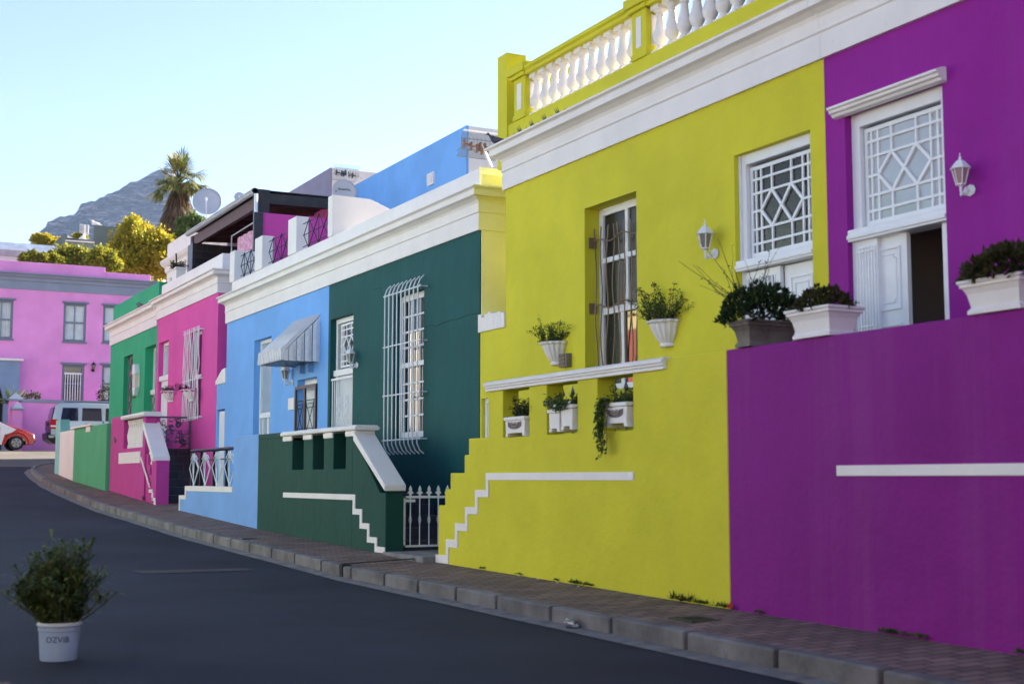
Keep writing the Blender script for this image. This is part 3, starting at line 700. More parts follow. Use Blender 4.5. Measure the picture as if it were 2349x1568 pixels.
# awning: corrugated sheet, striped side cheeks, scalloped valance
aw = thing('awning', (F, 22.7, 3.4), 'white corrugated metal awning over the blue house door', 'awning')
AW = mat('awning_metal', (.85,.85,.86), .45, var=.08, vscale=12); yn, yf = 22.04, 23.42; nn = 60; XA = 7.07
m = MB(); top = []; mid = []; lo = []
for i in range(nn+1):
    y = yn+(yf-yn)*i/nn; ph = i % 4; o = (0,.045,.045,0)[ph]
    top.append((F-.01-o*.5, y, 3.98+o)); mid.append((XA-o*.5, y, 3.36+o)); lo.append((XA-.01-o, y, 3.20+.035*abs(math.sin(i*PI/4))))
for i in range(nn): m.quad(top[i], top[i+1], mid[i+1], mid[i]); m.quad(mid[i], mid[i+1], lo[i+1], lo[i])
o = m.build('canopy', mat('shaded_awning_sheet', (.58,.59,.64), .5), aw)  # darker sheet between white ribs puts the rib shading into colour
rbm = MB()
for i in range(0, nn, 4):
    ya_ = yn+(yf-yn)*(i+1)/nn; yb_ = ya_+.030
    rbm.prism([(F-.0,4.03),(XA-.045,3.415),(XA-.06,3.205),(XA-.045,3.20),(XA-.03,3.405),(F-.0,4.01)], ya_, yb_, 'Y')
rbm.build('canopy_ribs', AW, aw); o.modifiers.new('s', 'SOLIDIFY').thickness = .004
for y in (yn, yf):
    m = MB(); n = 9
    for i in range(n):
        xa = F-(F-XA)*i/n; xb = F-(F-XA)*(i+1)/n; t = lambda x: 3.98-(F-x)/(F-XA)*.62; zz = 3.19
        off = -.04 if i % 2 else 0
        m.prism([(xa,zz),(xb,zz),(xb,t(xb)-.005),(xa,t(xa)-.005)], y+off-.004, y+off+.004, 'Y')
    m.build('side_cheek', AW, aw)
MB().box(XA+.03, F-.02, yn+.03, yf-.03, 3.20, 3.205).build('underside_shade', BLACK, aw)  # black plate stands in for the shade under the awning
for yk in (22.35, 22.8): MB().box(F-.10, F, yk, yk+.07, 3.04, 3.19).build('bracket', BLUEW, aw)
pq = wbox(4, 450, 778, 482, 842, F)
sg = MB().box(F-.025, F, pq[0], pq[1], pq[2], pq[3]).build('wall_plaque', WHITE, None); lab(sg, 'small white plaque on the blue wall beside the black gate', 'plaque')
# blue front wall with its black railing
bw = thing('stoep_wall', (DX, 24.5, .4), 'pale blue low front wall with a white ledge and a higher block at its right', 'wall', 'painted front walls of the stoeps')
m = MB(); ins_ = lambda y, z: (y < 23.0) or (y < 26.2 and z < 1.04) or (y < 26.74 and z < .86)
m.holes(DX, DX+.22, 21.55, 26.74, -.3, 1.92, [], inside=ins_, ys=(23.0, 26.2), zs=(1.04, .86)); m.build('wall', BLUEW, bw, bevel=.01)
m = MB(); m.box(DX-.015, DX+.235, 23.002, 26.22, .965, 1.06); m.box(DX-.013, DX+.23, 26.221, 26.30, .80, 1.058); m.box(DX-.014, DX+.235, 26.301, 26.76, .80, .875); m.box(DX-.013, DX+.001, 26.70, 26.755, .1, .799)
m.build('ledge', WHITE, bw)
rb = thing('railing', (DX+.1, 24.5, 1.06), 'black railing with white zigzag wire on the low blue wall', 'railing')
m = MB(); xr = DX+.1; zt2 = 1.70
m.tube([(xr, 23.02, zt2+.03), (xr, 26.28, zt2+.03)], .032, 8); m.tube([(xr+.02, 23.2, 1.55), (xr+.02, 26.0, 1.55)], .014, 6)
for y in (26.22, 25.55, 24.62, 23.78, 23.2): m.box(xr-.025, xr+.025, y-.03, y+.03, 1.06, zt2)
m.build('rail_frame', BLACK, rb)
m = MB()
for i in range(4):
    y = 26.3-i*.83; h = .36
    for s_ in (0, .12): m.tube([(xr-.03+s_*.3, y-s_, 1.40), (xr-.03, y-h+s_, 1.68), (xr-.03, y-h*2+s_*.5, 1.40), (xr-.03, y-h, 1.07), (xr-.03+s_*.3, y-s_, 1.40)], .009, 5)
    m.tube([(xr-.03, y-h, 1.68), (xr-.03, y-h+.05, 1.07)], .009, 5); m.tube([(xr-.03, y-.1, 1.56), (xr-.03, y-.2, 1.64), (xr-.03, y-.3, 1.56), (xr-.03, y-.5, 1.64), (xr-.03, y-.62, 1.56)], .008, 4)
m.build('zigzag_wire', TRIM, rb)

# ------------------------------------------------------------------ MAGENTA HOUSE
YM0, YM1 = 28.66, 34.42
hm = thing('terraced_house', (F, 31, .8), 'magenta house with wavy white window bars and a timber roof shelter', 'house', 'painted terraced houses in the row')
dm = (33.16, 34.20, 1.87, 4.59); wm = (29.98, 31.05, 2.55, 4.55)
shell(hm, MAG, YM0, YM1, -.1, 5.7, [dm, wm])
P_M = corn(5.2, 5.70); mb = MB(); sweep(mb, P_M, F, YM0, YM1, True, True); sweep_end(mb, P_M, F, YM0, 3.); mb.build('cornice', WHITE, hm)
MB().box(F+.08, F+.33, YM0+.05, YM1, 5.6, 6.08).box(F+.33, F+1.6, YM0+.05, YM0+.25, 5.6, 6.07).build('parapet', WHITE, hm, bevel=.01)
a, b, c, d = dm; m = MB(); frame(m, dm, F+.12, .08, .08, False); m.box(F+.02, F+.2, a, b, 3.62, 3.74); fr = m.build('door_frame', TRIM, hm)
pane(fr, (a+.08, b-.08, 3.76, d-.08), F+.17, PALEGLASS); m = MB(); m.box(F+.08, F+.12, a+.08, b-.02, c, 3.62)
for i in range(9): m.box(F+.072, F+.08, a+.1+i*.1, a+.11+i*.1, c, 3.6)
m.build('door', TRIM, hm)
a, b, c, d = wm; m = MB(); frame(m, wm, F+.12, .07, .06); m.box(F+.11, F+.18, a, b, 3.5, 3.56); wo = m.build('window', TRIM, hm); pane(wo, (a+.05,b-.05,c+.05,d-.05), F+.15)
m = MB()
for i in range(11):
    y = 31.2-1.36*i/10; ph = rnd.uniform(0, 6)
    m.tube([(F-.10, y+.035*math.sin(z*6+ph)+.02*math.sin(z*11+i*2), z) for z in [2.5+k*.105 for k in range(21)]], .011, 5)
for z in (2.56, 3.42, 4.52): m.tube([(F-.10, 31.28, z), (F-.10, 29.8, z)], .011, 5); m.tube([(F-.10, 29.8, z), (F+.0, 29.8, z)], .02, 5)
m.build('burglar_bars', TRIM, hm)
# front wall with balustrade, sloping coping, stair
mw = thing('stoep_wall', (DX, 31, .8), 'magenta front wall with a panel of white balusters and a sloping white coping', 'wall', 'painted front walls of the stoeps')
m = MB(); m.holes(DX, DX+.25, 29.98, 33.79, .2, 2.55, [(30.22, 32.27, 1.89, 2.549)])
m.box(DX, DX+.25, 32.28, 33.79, 2.551, 2.66)
zz = [.25, .75, .95, 1.12, 1.29, 1.46]
m.prism([(29.98,.2),(29.98,1.72),(29.8,1.72),(29.8,1.5),(29.62,1.5),(29.62,1.28),(29.44,1.28),(29.44,1.06),(29.26,1.06),(29.26,.2)], DX+.04, DX+.21)
m.box(DX, DX+.27, 28.82, 29.25, .2, 1.58)
m.build('wall', MAGD, mw, bevel=.008)
m = MB(); m.prism([(DX-.06,2.552),(DX-.09,2.60),(DX-.06,2.655),(DX+.29,2.655),(DX+.32,2.60),(DX+.29,2.552)], 29.80, 32.3, 'Y')
m.prism([(30.02,2.28),(30.02,2.44),(28.98,1.66),(28.98,1.56)], DX-.05, DX+.32)
m.build('coping', WHITE, mw, bevel=.015)
pb = [(.05,0),(.05,.05),(.035,.07),(.06,.18),(.06,.22),(.04,.30),(.03,.38),(.05,.42),(.05,.47)]
for i in range(9):
    MB().lathe((DX+.12, 30.34+i*.225, 1.895), [(r*1.05, z*1.38) for r, z in pb], 8).build('baluster', WHITE, mw, smooth=True)
for i in range(4):
    MB().lathe((DX+.12, 29.36+i*.17, 1.065+i*.22-.0*i), [(r, z*.95) for r, z in pb], 8).build('baluster', WHITE, mw, smooth=True)
pq = wbox(2, 135, 1190, 268, 1252, DX); q_ = pq
m = MB().box(DX-.02, DX, q_[0], q_[1], q_[2], q_[3])
for r_ in range(2):
    for i in range(14): yy_ = q_[1]-.12-(q_[1]-q_[0]-.24)*i/13; zz_ = q_[2]+.08+r_*.10; m.box(DX-.026, DX-.019, yy_-.03, yy_+.02, zz_, zz_+.05)
m.build('plaque', WHITE, mw)
m = MB(); e0 = mX(2, 272, 1215, DX); e1 = mX(2, 330, 1410, DX)
m.prism([(e0[0]+.06,e0[1]),(e0[0]-.06,e0[1]),(e1[0]-.05,e1[1]),(e1[0]+.05,e1[1])], DX-.012, DX+.001)
for (x0, x1, yt, yb) in ((325,348,1420,1442),(343,350,1442,1490),(343,365,1475,1495),(357,366,1495,1520)):
    p = mX(2, x0, yt, DX); q = mX(2, x1, yb, DX); m.box(DX-.011, DX+.001, q[0], p[0], q[1], p[1])
m.build('stripe', WHITE, mw)
for (x0, x1, yt, yb) in ((98,116,1090,1130),(278,292,1460,1492)):
    p = mX(2, x0, yt, DX); q = mX(2, x1, yb, DX); MB().prism([(p[0],p[1]-.03),((p[0]+q[0])/2,p[1]),(q[0],p[1]-.06),(q[0],q[1]+.06),((p[0]+q[0])/2,q[1])], DX-.006, DX+.002).build('drain_hole', BLACK, mw)
# dark tiled stair
def tilemat():
    m = bpy.data.materials.new('dark_tiles'); m.use_nodes = True; nt = m.node_tree; N = nt.nodes; L = nt.links; b = N['Principled BSDF']; b.inputs['Roughness'].default_value = .3
    geo = N.new('ShaderNodeNewGeometry'); mp = N.new('ShaderNodeMapping'); mp.inputs['Rotation'].default_value = (PI/2, 0, 0); L.new(geo.outputs['Position'], mp.inputs[0])
    br = N.new('ShaderNodeTexBrick'); br.inputs['Scale'].default_value = 1; br.inputs['Brick Width'].default_value = .32; br.inputs['Row Height'].default_value = .17; br.inputs['Mortar Size'].default_value = .006
    br.inputs['Color1'].default_value = (.012,.012,.02,1); br.inputs['Color2'].default_value = (.03,.028,.035,1); br.inputs['Mortar'].default_value = (.07,.065,.07,1); L.new(mp.outputs[0], br.inputs['Vector'])
    n = N.new('ShaderNodeTexNoise'); n.inputs['Scale'].default_value = 9; n.inputs['Detail'].default_value = 6; L.new(geo.outputs['Position'], n.inputs['Vector'])
    r = N.new('ShaderNodeMapRange'); r.inputs[1].default_value = .6; r.inputs[2].default_value = .8; r.inputs[4].default_value = .6; L.new(n.outputs['Fac'], r.inputs[0])
    x = N.new('ShaderNodeMix'); x.data_type = 'RGBA'; L.new(r.outputs[0], x.inputs[0]); L.new(br.outputs[0], x.inputs[6]); x.inputs[7].default_value = (.09,.085,.09,1); L.new(x.outputs[2], b.inputs['Base Color']); return m
TILE = tilemat()
ms = thing('door_steps', (7.1, 30, .66), 'dark slate tiled steps climbing beside the magenta front wall', 'steps')
m = MB()
for k in range(7): m.box(DX+.255, F-.003, 28.95+.26*k, 33.8, .3, .68+.17*(k+1))
m.build('tiled_steps', TILE, ms)
MB().box(DX+.28, F-.0, YBA, 28.85, .3, 1.62).build('tiled_side', TILE, ms) if False else None
# floral iron gate at the stair head
ig = thing('stair_gate', (7.1, 30.7, 1.87), 'dark wrought iron gate with vines and flowers at the head of the tiled steps', 'gate')
gx0, gx1 = mY(2, 372, 960, 30.7)[0], F-.02; gz0 = mY(2, 420, 1198, 30.7)[1]; gz1 = mY(2, 420, 958, 30.7)[1]; gy = 30.7
m = MB(); m.box(gx0, gx0+.04, gy, gy+.04, gz0, gz1); m.box(gx1-.05, gx1, gy, gy+.04, gz0, gz1); m.box(gx0, gx1, gy-.005, gy+.045, gz1-.03, gz1+.01); m.box(gx0, gx1, gy, gy+.03, gz0, gz0+.025)
ix0, ix1 = gx0+.22, gx1-.20; iz0, iz1 = gz0+.28, gz1-.30
m.box(ix0, ix0+.02, gy, gy+.02, iz0, iz1); m.box(ix1-.02, ix1, gy, gy+.02, iz0, iz1); m.box(ix0, ix1, gy, gy+.02, iz1-.02, iz1); m.box(gx0, ix1, gy, gy+.02, iz0, iz0+.02)
m.build('gate_frame', PEWTER, ig)
m = MB(); r2 = random.Random(3)
for i in range(26):
    px = r2.uniform(gx0+.05, gx1-.05); pz = r2.uniform(gz0+.05, gz1-.05); a = r2.uniform(0, 6); c_ = r2.uniform(3, 7)*r2.choice((-1,1)); pts = []; 
    for k in range(12):
        pts.append((px, gy+.01, pz)); a += c_*.09*(1+k*.12); px += .045*math.cos(a); pz += .045*math.sin(a); px = min(max(px, gx0+.02), gx1-.03); pz = min(max(pz, gz0+.01), gz1-.01)
    m.tube(pts, .008, 4)
    if i % 2 == 0: m.leaf(pts[-1], (math.cos(a),.3,math.sin(a)), .05, .08); m.leaf(pts[5], (math.sin(a),.2,math.cos(a)), .04, .07)
m.build('vine_scrolls', PEWTER, ig)
m = MB()
for i in range(14):
    px = r2.uniform(gx0+.08, gx1-.1); pz = r2.uniform(gz0+.08, gz1-.1)
    for k in range(5): t = k*2*PI/5; m.blob((px+.02*math.cos(t), gy-.005, pz+.02*math.sin(t)), .014, .008, .014, 6, 4)
m.build('iron_flowers', PEWTER, ig)

# timber roof shelter on the magenta house
pg = thing('roof_shelter', (9, 31, 6), 'dark timber roof shelter with a white gutter on the magenta house terrace', 'shelter')
gX = 8.45; y0_, y1_ = 28.65, 34.4
m = MB()
for k in range(2): m.tube([(gX-.02, y0_-.1, 7.49), (gX-.02, y1_+.1, 7.49)], .07, 8)
m.tube([(gX+.0, y0_-.12, 7.42), (gX+.02, y0_-.12, 5.6)], .045, 8); m.build('gutter', TRIM, pg, smooth=True)
m = MB(); m.box(gX+.06, gX+.16, y0_+.1, y1_, 7.14, 7.40)
for i in range(7):
    y = y0_+.35+i*.86; m.prism([(gX+.1,7.25),(gX+.1,7.40),(11.2,7.52),(11.2,7.37)], y, y+.06, 'Y')
m.build('rafters', WOOD, pg)
m = MB(); m.prism([(gX+.02,7.24),(gX+.02,7.47),(10.2,7.50),(10.2,7.27)], y0_-.02, y0_+.08, 'Y'); m.build('edge_beam', WOODK, pg); MB().box(gX+.03, gX+.33, y0_-.05, y0_+.2, 7.02, 7.55).build('corner_post', WOODK, pg); MB().box(gX+.03, gX+.15, y1_-.2, y1_, 6.0, 7.4).build('corner_post', WOODK, pg)
m = MB()
for i in range(40): m.box(gX-.03, 11.3, y0_+.0+i*.145, y0_+.13+i*.145, 7.53, 7.55)
m.build('roof_sheet', WOODK, pg)
rw = thing('roof_terrace_walls', (9, 30, 5.6), 'magenta rooftop rooms and slate clad pier behind the white parapets', 'rooftop walls')
MB().box(8.42, 11.5, 28.50, 28.62, 5.3, 7.01).build('low_wall', MAG, rw)
MB().box(10.25, 10.45, 28.63, 34.4, 5.3, 7.38).build('back_wall', MAG, rw)
sX = mY(3, 472, 1060, 34.2)
MB().box(8.40, 8.6, 28.47, 28.55, 5.3, 7.0).build('slate_pier', SLATE, rw)
m = MB(); p0 = mX(3, 472, 1062, 8.45); m.box(8.42, 9.75, p0[0]-.5, p0[0], 5.3, p0[1]); m.build('slate_wall', TILE, rw)
p0b = mX(3, 555, 985, 9.8)
lowr = MB().box(9.9, 9.98, 31.2, 34.3, 5.4, 6.85).build('maroon_panel', mat('deep_maroon', (.20,.008,.05), .6), rw)
# washing on a rack
wk = thing('drying_rack', (8.9, 29.6, 6), 'drying rack with a patterned cloth under the timber shelter', 'drying rack')
m = MB(); pA = mX(3, 915, 960, 8.7); m.tube([(8.7,pA[0],5.5),(8.7,pA[0],pA[1]),(8.72,29.0,pA[1]+.05)], .018, 6); 
for k in range(4): m.tube([(8.7,pA[0],5.95+k*.12),(8.72,29.0,5.95+k*.12)], .008, 4)
m.build('rack_frame', GALV, wk)
cq = wbox(3, 970, 985, 1130, 1130, 8.75)
m = MB(); n = 16
for i in range(n): 
    ya = cq[0]+(cq[1]-cq[0])*i/n; yb_ = cq[0]+(cq[1]-cq[0])*(i+1)/n; o = .02*math.sin(i*1.3); o2 = .02*math.sin(i*1.3+1.3)
    m.quad((8.75+o,ya,cq[2]),(8.75+o2,yb_,cq[2]),(8.75+o2,yb_,cq[3]),(8.75+o,ya,cq[3]))
o = m.build('cloth', mat('pink_patterned_cloth', (.62,.35,.50), .8, var=.35, vscale=14, spots=.7, spotcol=(.35,.06,.2), spotscale=22), wk); o.modifiers.new('s','SOLIDIFY').thickness = .006

# ------------------------------------------------------------------ GREEN HOUSE
hg = thing('terraced_house', (F, 37, 1), 'emerald green house with white cornice at the far end of the row', 'house', 'painted terraced houses in the row')
dg_ = (34.54, 35.78, 2.0, 4.61); wg = (37.31, 38.47, 2.1, 4.58); YG1 = 40.42
shell(hg, GREEN, YM1+.01, YG1, .2, 5.6, [dg_, wg])
mb = MB(); sweep(mb, corn(5.06, 5.66), F, YM1+.012, YG1, False, True); mb.build('cornice', WHITE, hg)
MB().box(F+.08, F+.3, YM1+.3, YG1+.1, 5.5, 6.24).box(F+.3, F+4, YG1-.12, YG1+.1, 5.5, 6.24).build('parapet', GREEN, hg, bevel=.01)
IRON = mat('grey_lattice_iron', (.17,.17,.20), .5, var=.3, vscale=20)
def lattice(h, x, dz=.22, s=.26):
    a, b, c, d = h; m = MB(); n = max(2, int((b-a)/.13))
    for i in range(n+1):
        y = a+(b-a)*i/n
        m.tube([(x, y+.025*math.sin(z*18+i*PI), z) for z in [c+(d-c)*k/44 for k in range(45)]], .012, 4, r1=.012)
    return m
a, b, c, d = wg; m = MB(); frame(m, wg, F+.15, .06, .05); wo = m.build('window', TRIM, hg); pane(wo, (a+.03,b-.03,c+.03,d-.03), F+.18); lattice(wg, F+.13).build('lattice_screen', IRON, hg)
a, b, c, d = dg_; m = MB(); frame(m, dg_, F+.22, .1, .08, False); m.box(F+.16, F+.3, a, b, 3.38, 3.5); fr = m.build('door_frame', TRIM, hg); pane(fr, (a+.1,b-.1,3.5,d-.1), F+.26, PALEGLASS)
MB().box(F+.26, F+.3, a, b, c, 3.38).build('door', TRIM, hg); lattice((a,b,c,3.36), F+.19).build('lattice_gate', IRON, hg)
p = mX(2, 230, 818, F)
tm = text_mb('130', .26, lambda x, y, z: (F-.015+z*0-z, p[0]-x, p[1]-.10+y), .008); tm.build('house_number', mat('brass_brown', (.20,.14,.07), .4, metal=.3), hg)
gwl = thing('garden_wall', (6.4, 36, 1), 'mint green boundary wall with a thin white cap beside the bend', 'wall')
MB().box(6.4, 6.65, 33.82, 38.36, .5, 2.54).build('wall', GREENW, gwl, bevel=.012)
MB().box(6.33, 6.72, 35.6, 38.5, 2.542, 2.60).box(6.375, 6.4, 35.9, 36.5, 2.40, 2.54).build('cap', WHITE, gwl, bevel=.008)
wwl = thing('garden_wall', (6.4, 40, 1.2), 'white boundary wall end with a pale aqua edge at the corner', 'wall')
MB().box(6.4, 6.65, 38.38, 40.7, .6, 2.53).build('wall', WHITE, wwl); MB().box(6.40, 6.66, 40.71, 41.5, .6, 2.9).build('edge', mat('aqua_paint', (.25,.55,.55), .6, var=.1), wwl)
# weathered parapet pot plants on the green roof
# ------------------------------------------------------------------ PINK HOUSE across the end of the street
PY = 63.
def yb(v, x0, yt, x1, yb_, Y=PY):
    a = mY(v, x0, yt, Y); b = mY(v, x1, yb_, Y); return (a[0], b[0], b[1], a[1])
hk = thing('street_house', (8, PY, 2.6), 'two storey candy pink house with slate grey frieze closing the end of the street', 'house')
w1 = yb(1, -60, 470, 78, 725); w2 = yb(1, 408, 495, 546, 745); w3 = yb(1, 660, 510, 800, 752); w4 = yb(1, 398, 885, 532, 1130); w5 = yb(1, 652, 890, 790, 1130)
arch = yb(1, -250, 862, 128, 1280)
pz = mY(1, 0, 400, PY)[1]; xr_ = mY(1, 1000, 350, PY)[0]+1.5
m = MB(); m.holes(PY, PY+.3, -6, xr_, 2., pz+.4, [w1, w2, w3, w4, w5], ax='Y'); m.box(-6, xr_, PY+6, PY+6.3, 2., pz+.4); m.box(xr_-.3, xr_, PY+.3, PY+6, 2., pz+.4); m.box(-6, -5.7, PY+.3, PY+6, 2., pz+.4)
m.build('wall', PINK, hk)
MB().box(-5.7, xr_-.3, PY+.3, PY+6, pz+.1, pz+.3).build('roof', CONC, hk)
zc0 = mY(1, 0, 400, PY)[1]; zc1 = mY(1, 0, 290, PY-.3)[1]
m = MB(); h = zc1-zc0
pf = [(PY-.03,zc0),(PY-.03,zc0+h*.5),(PY-.08,zc0+h*.55),(PY-.10,zc0+h*.7),(PY-.2,zc0+h*.8),(PY-.22,zc0+h*.88),(PY-.33,zc0+h*.93),(PY-.33,zc0+h),(PY+.25,zc0+h),(PY+.25,zc0)]
m.add([(-6.3,y,z) for y,z in pf]+[(xr_+.2,y,z) for y,z in pf], [tuple(range(10)), tuple(range(19,9,-1))]+[(i,i+10,(i+1)%10+10,(i+1)%10) for i in range(10)]); m.build('cornice', GREYB, hk)
m = MB(); pa = mY(1, 672, 268, PY); m.box(-6, pa[0], PY-.02, PY+.28, zc1+.002, pa[1]); pb_ = mY(1, 962, 318, PY); m.box(pa[0]+.001, pb_[0], PY-.02, PY+.28, zc1+.002, pb_[1]); m.build('parapet', PINK, hk, bevel=.02)
SLF = mat('slate_frame', (.16,.20,.27), .5)
def pwin(h, curtain, bars=False, top=True):
    a, b, c, d = h; m = MB(); t = .10
    for q in ((a,a+t,c,d),(b-t,b,c,d),(a+t,b-t,d-t,d),(a+t,b-t,c,c+t)): m.box(q[0],q[1],PY+.05,PY+.16,q[2],q[3])
    m.box(a+t,b-t,PY+.07,PY+.14,(c+d)/2-.04,(c+d)/2+.04)
    if not bars: m.box((a+b)/2-.02,(a+b)/2+.02,PY+.09,PY+.13,c+t,d-t)
    m.box(a-.08,b+.08,PY-.09,PY+.05,d,d+.08); m.box(a-.05,b+.05,PY-.08,PY+.05,c-.07,c)
    w = m.build('window', SLF, hk)
    MB().box(a,b,PY+.14,PY+.15,c,d).build('pane', GLASS if not curtain else PALEGLASS, w)
    if curtain:
        m = MB(); n = 26
        for i in range(n):
            if curtain == 2 and 6 < i < 20: continue
            xa = a+t+(b-a-2*t)*i/n; xb_ = a+t+(b-a-2*t)*(i+1)/n; m.quad((xa,PY+.125+.012*(i%2),c+t),(xb_,PY+.125+.012*((i+1)%2),c+t),(xb_,PY+.125+.012*((i+1)%2),d-t),(xa,PY+.125+.012*(i%2),d-t))
        m.build('curtain', CURTAIN, w)
    if bars:
        m = MB()
        for i in range(7): x = a+t+.05+(b-a-2*t-.1)*i/6; m.tube([(x,PY+.02,c+.1),(x,PY+.02,c+(d-c)*.74)], .022, 5)
        m.box(a+t,b-t,PY+.0,PY+.05,c+(d-c)*.74,c+(d-c)*.78); m.build('window_bars', TRIM, w)
pwin(w1, 2); pwin(w2, 1); pwin(w3, 1); pwin(w4, 0, True); pwin(w5, 1)
# grey blue archway at the left
m = MB(); a, b, c, d = arch; ax0 = mY(1, 128, 862, PY-.2)[0]; ztop_ = mY(1, 0, 862, PY-.2)[1]
rad = mY(1, 22, 1100, PY-.2)[0]; cxa = rad-1.5; zs_ = mY(1, 5, 1060, PY-.2)[1]
arcp = [(ax0,2.2),(ax0,ztop_),(-6,ztop_),(-6,2.2),(cxa-1.5,2.2),(cxa-1.5,zs_-.5)]+[(cxa-1.5*math.cos(t*PI/14), zs_-.5+1.5*math.sin(t*PI/14)) for t in range(1,14)]+[(rad,zs_-.5),(rad,2.2)]
m.prism([(p[0],p[1]) for p in arcp], PY-.3, PY-.001, 'Y'); m.build('arched_porch', mat('porch_blue', (.20,.30,.45), .6, var=.1), hk)
MB().box(-6, ax0+.12, PY-.42, PY-.0, ztop_+.001, ztop_+.10).build('porch_cap', WHITE, hk)
MB().box(cxa-1.5, rad, PY-.02, PY-.003, 2.2, zs_+1.1).build('doorway', DARK, hk)
# pink garden wall
GY = 60.4
pw = thing('garden_wall', (9, GY, 2.6), 'pink garden wall with grey cap and gate pillars in front of the pink house', 'wall')
g = yb(1, 125, 1128, 700, 1412, GY); xw = g[0]
MB().box(xw, 16, GY, GY+.25, 2.0, g[3]).build('wall', PINK, pw)
MB().box(xw-.05, 16, GY-.05, GY+.3, g[3]+.002, g[3]+.14).build('cap', GREYB, pw)
for (x0, x1, yt, dy) in ((60, 130, 1118, 0), (84, 134, 1178, -.45)):
    q = yb(1, x0, yt, x1, 1412, GY+dy); mm = MB().box(q[0], q[1], GY+dy-.05, GY+dy+.33, 2.0, q[3]).build('pillar', PINK, pw)
    mm = MB(); mm.add([(q[0]-.06,GY+dy-.11,q[3]),(q[1]+.06,GY+dy-.11,q[3]),(q[1]+.06,GY+dy+.39,q[3]),(q[0]-.06,GY+dy+.39,q[3]),(q[0]-.06,GY+dy-.11,q[3]+.08),(q[1]+.06,GY+dy-.11,q[3]+.08),(q[1]+.06,GY+dy+.39,q[3]+.08),(q[0]-.06,GY+dy+.39,q[3]+.08),((q[0]+q[1])/2,GY+dy+.14,q[3]+.38)],
        [(0,3,2,1),(0,1,5,4),(1,2,6,5),(2,3,7,6),(3,0,4,7),(4,5,8),(5,6,8),(6,7,8),(7,4,8)]); mm.build('pillar_cap', GREYB, pw)
# agave and shrubs behind the garden wall
ag = thing('agave', (mY(1,90,1115,61)[0], 61, g[3]-.3), 'spiky grey green agave standing behind the pink gate pillar', 'plant')
m = MB()
for i in range(60):
    a = rnd.uniform(0, 2*PI); e = rnd.uniform(.1, 1.3); l = rnd.uniform(.55, 1.0); d = Vector((math.cos(a)*math.cos(e), math.sin(a)*math.cos(e), math.sin(e)))
    m.leaf(ORG[ag]+Vector((0,0,.2)), d, .09, l)
m.build('leaves', L_BRT, ag)
def bush(name, c, rx, ry, rz, n, s, m_, label, cat='shrub', group=None, parts=None, flowers=None):
    t = thing(name, (c[0], c[1], c[2]), label, cat, group); m = MB()
    for i in range(n):
        v = Vector((rnd.gauss(0,1), rnd.gauss(0,1), rnd.gauss(0,1))); v.normalize(); r = rnd.uniform(.45, 1.0)*(1+.25*noise.noise(v*2.3+Vector(c)))
        p = Vector((c[0]+v.x*rx*r, c[1]+v.y*ry*r, c[2]+rz*.9+v.z*rz*r))
        m.leaf(p, v+Vector((rnd.uniform(-.6,.6),rnd.uniform(-.6,.6),rnd.uniform(-.2,.9))), s*rnd.uniform(.5,.9), s*rnd.uniform(.9,1.6))
    m.build('foliage', m_, t)
    m = MB()
    for i in range(6):
        a = rnd.uniform(0, 2*PI); m.tube([c, (c[0]+rx*.35*math.cos(a), c[1]+ry*.35*math.sin(a), c[2]+rz*.7), (c[0]+rx*.7*math.cos(a), c[1]+ry*.7*math.sin(a), c[2]+rz*1.2)], .012+rx*.02, 5)
    m.build('stems', BARK, t)
    if flowers:
        m = MB()
        for i in range(flowers[1]):
            v = Vector((rnd.gauss(0,1), rnd.gauss(0,1), abs(rnd.gauss(0,1)))).normalized(); p = Vector((c[0]+v.x*rx, c[1]+v.y*ry, c[2]+rz*.9+v.z*rz))
            for k in range(5): m.leaf(p, (math.cos(k*1.26), rnd.uniform(-.4,.4), math.sin(k*1.26)), s*.6, s*.7)
        m.build('flowers', flowers[0], t)
    return t
q = mY(1, 205, 1110, 61); bush('shrub', (q[0], 61, g[3]-.1), .35, .3, .3, 260, .10, L_DARK, 'small dark leafed shrub between the agave and the barred window')
q = mY(1, 665, 1110, 61.5); bush('shrub', (q[0]+.2, 61.5, g[3]-.1), .55, .4, .6, 500, .09, L_DARK, 'climbing bush in front of the ground floor window at the right of the pink house')

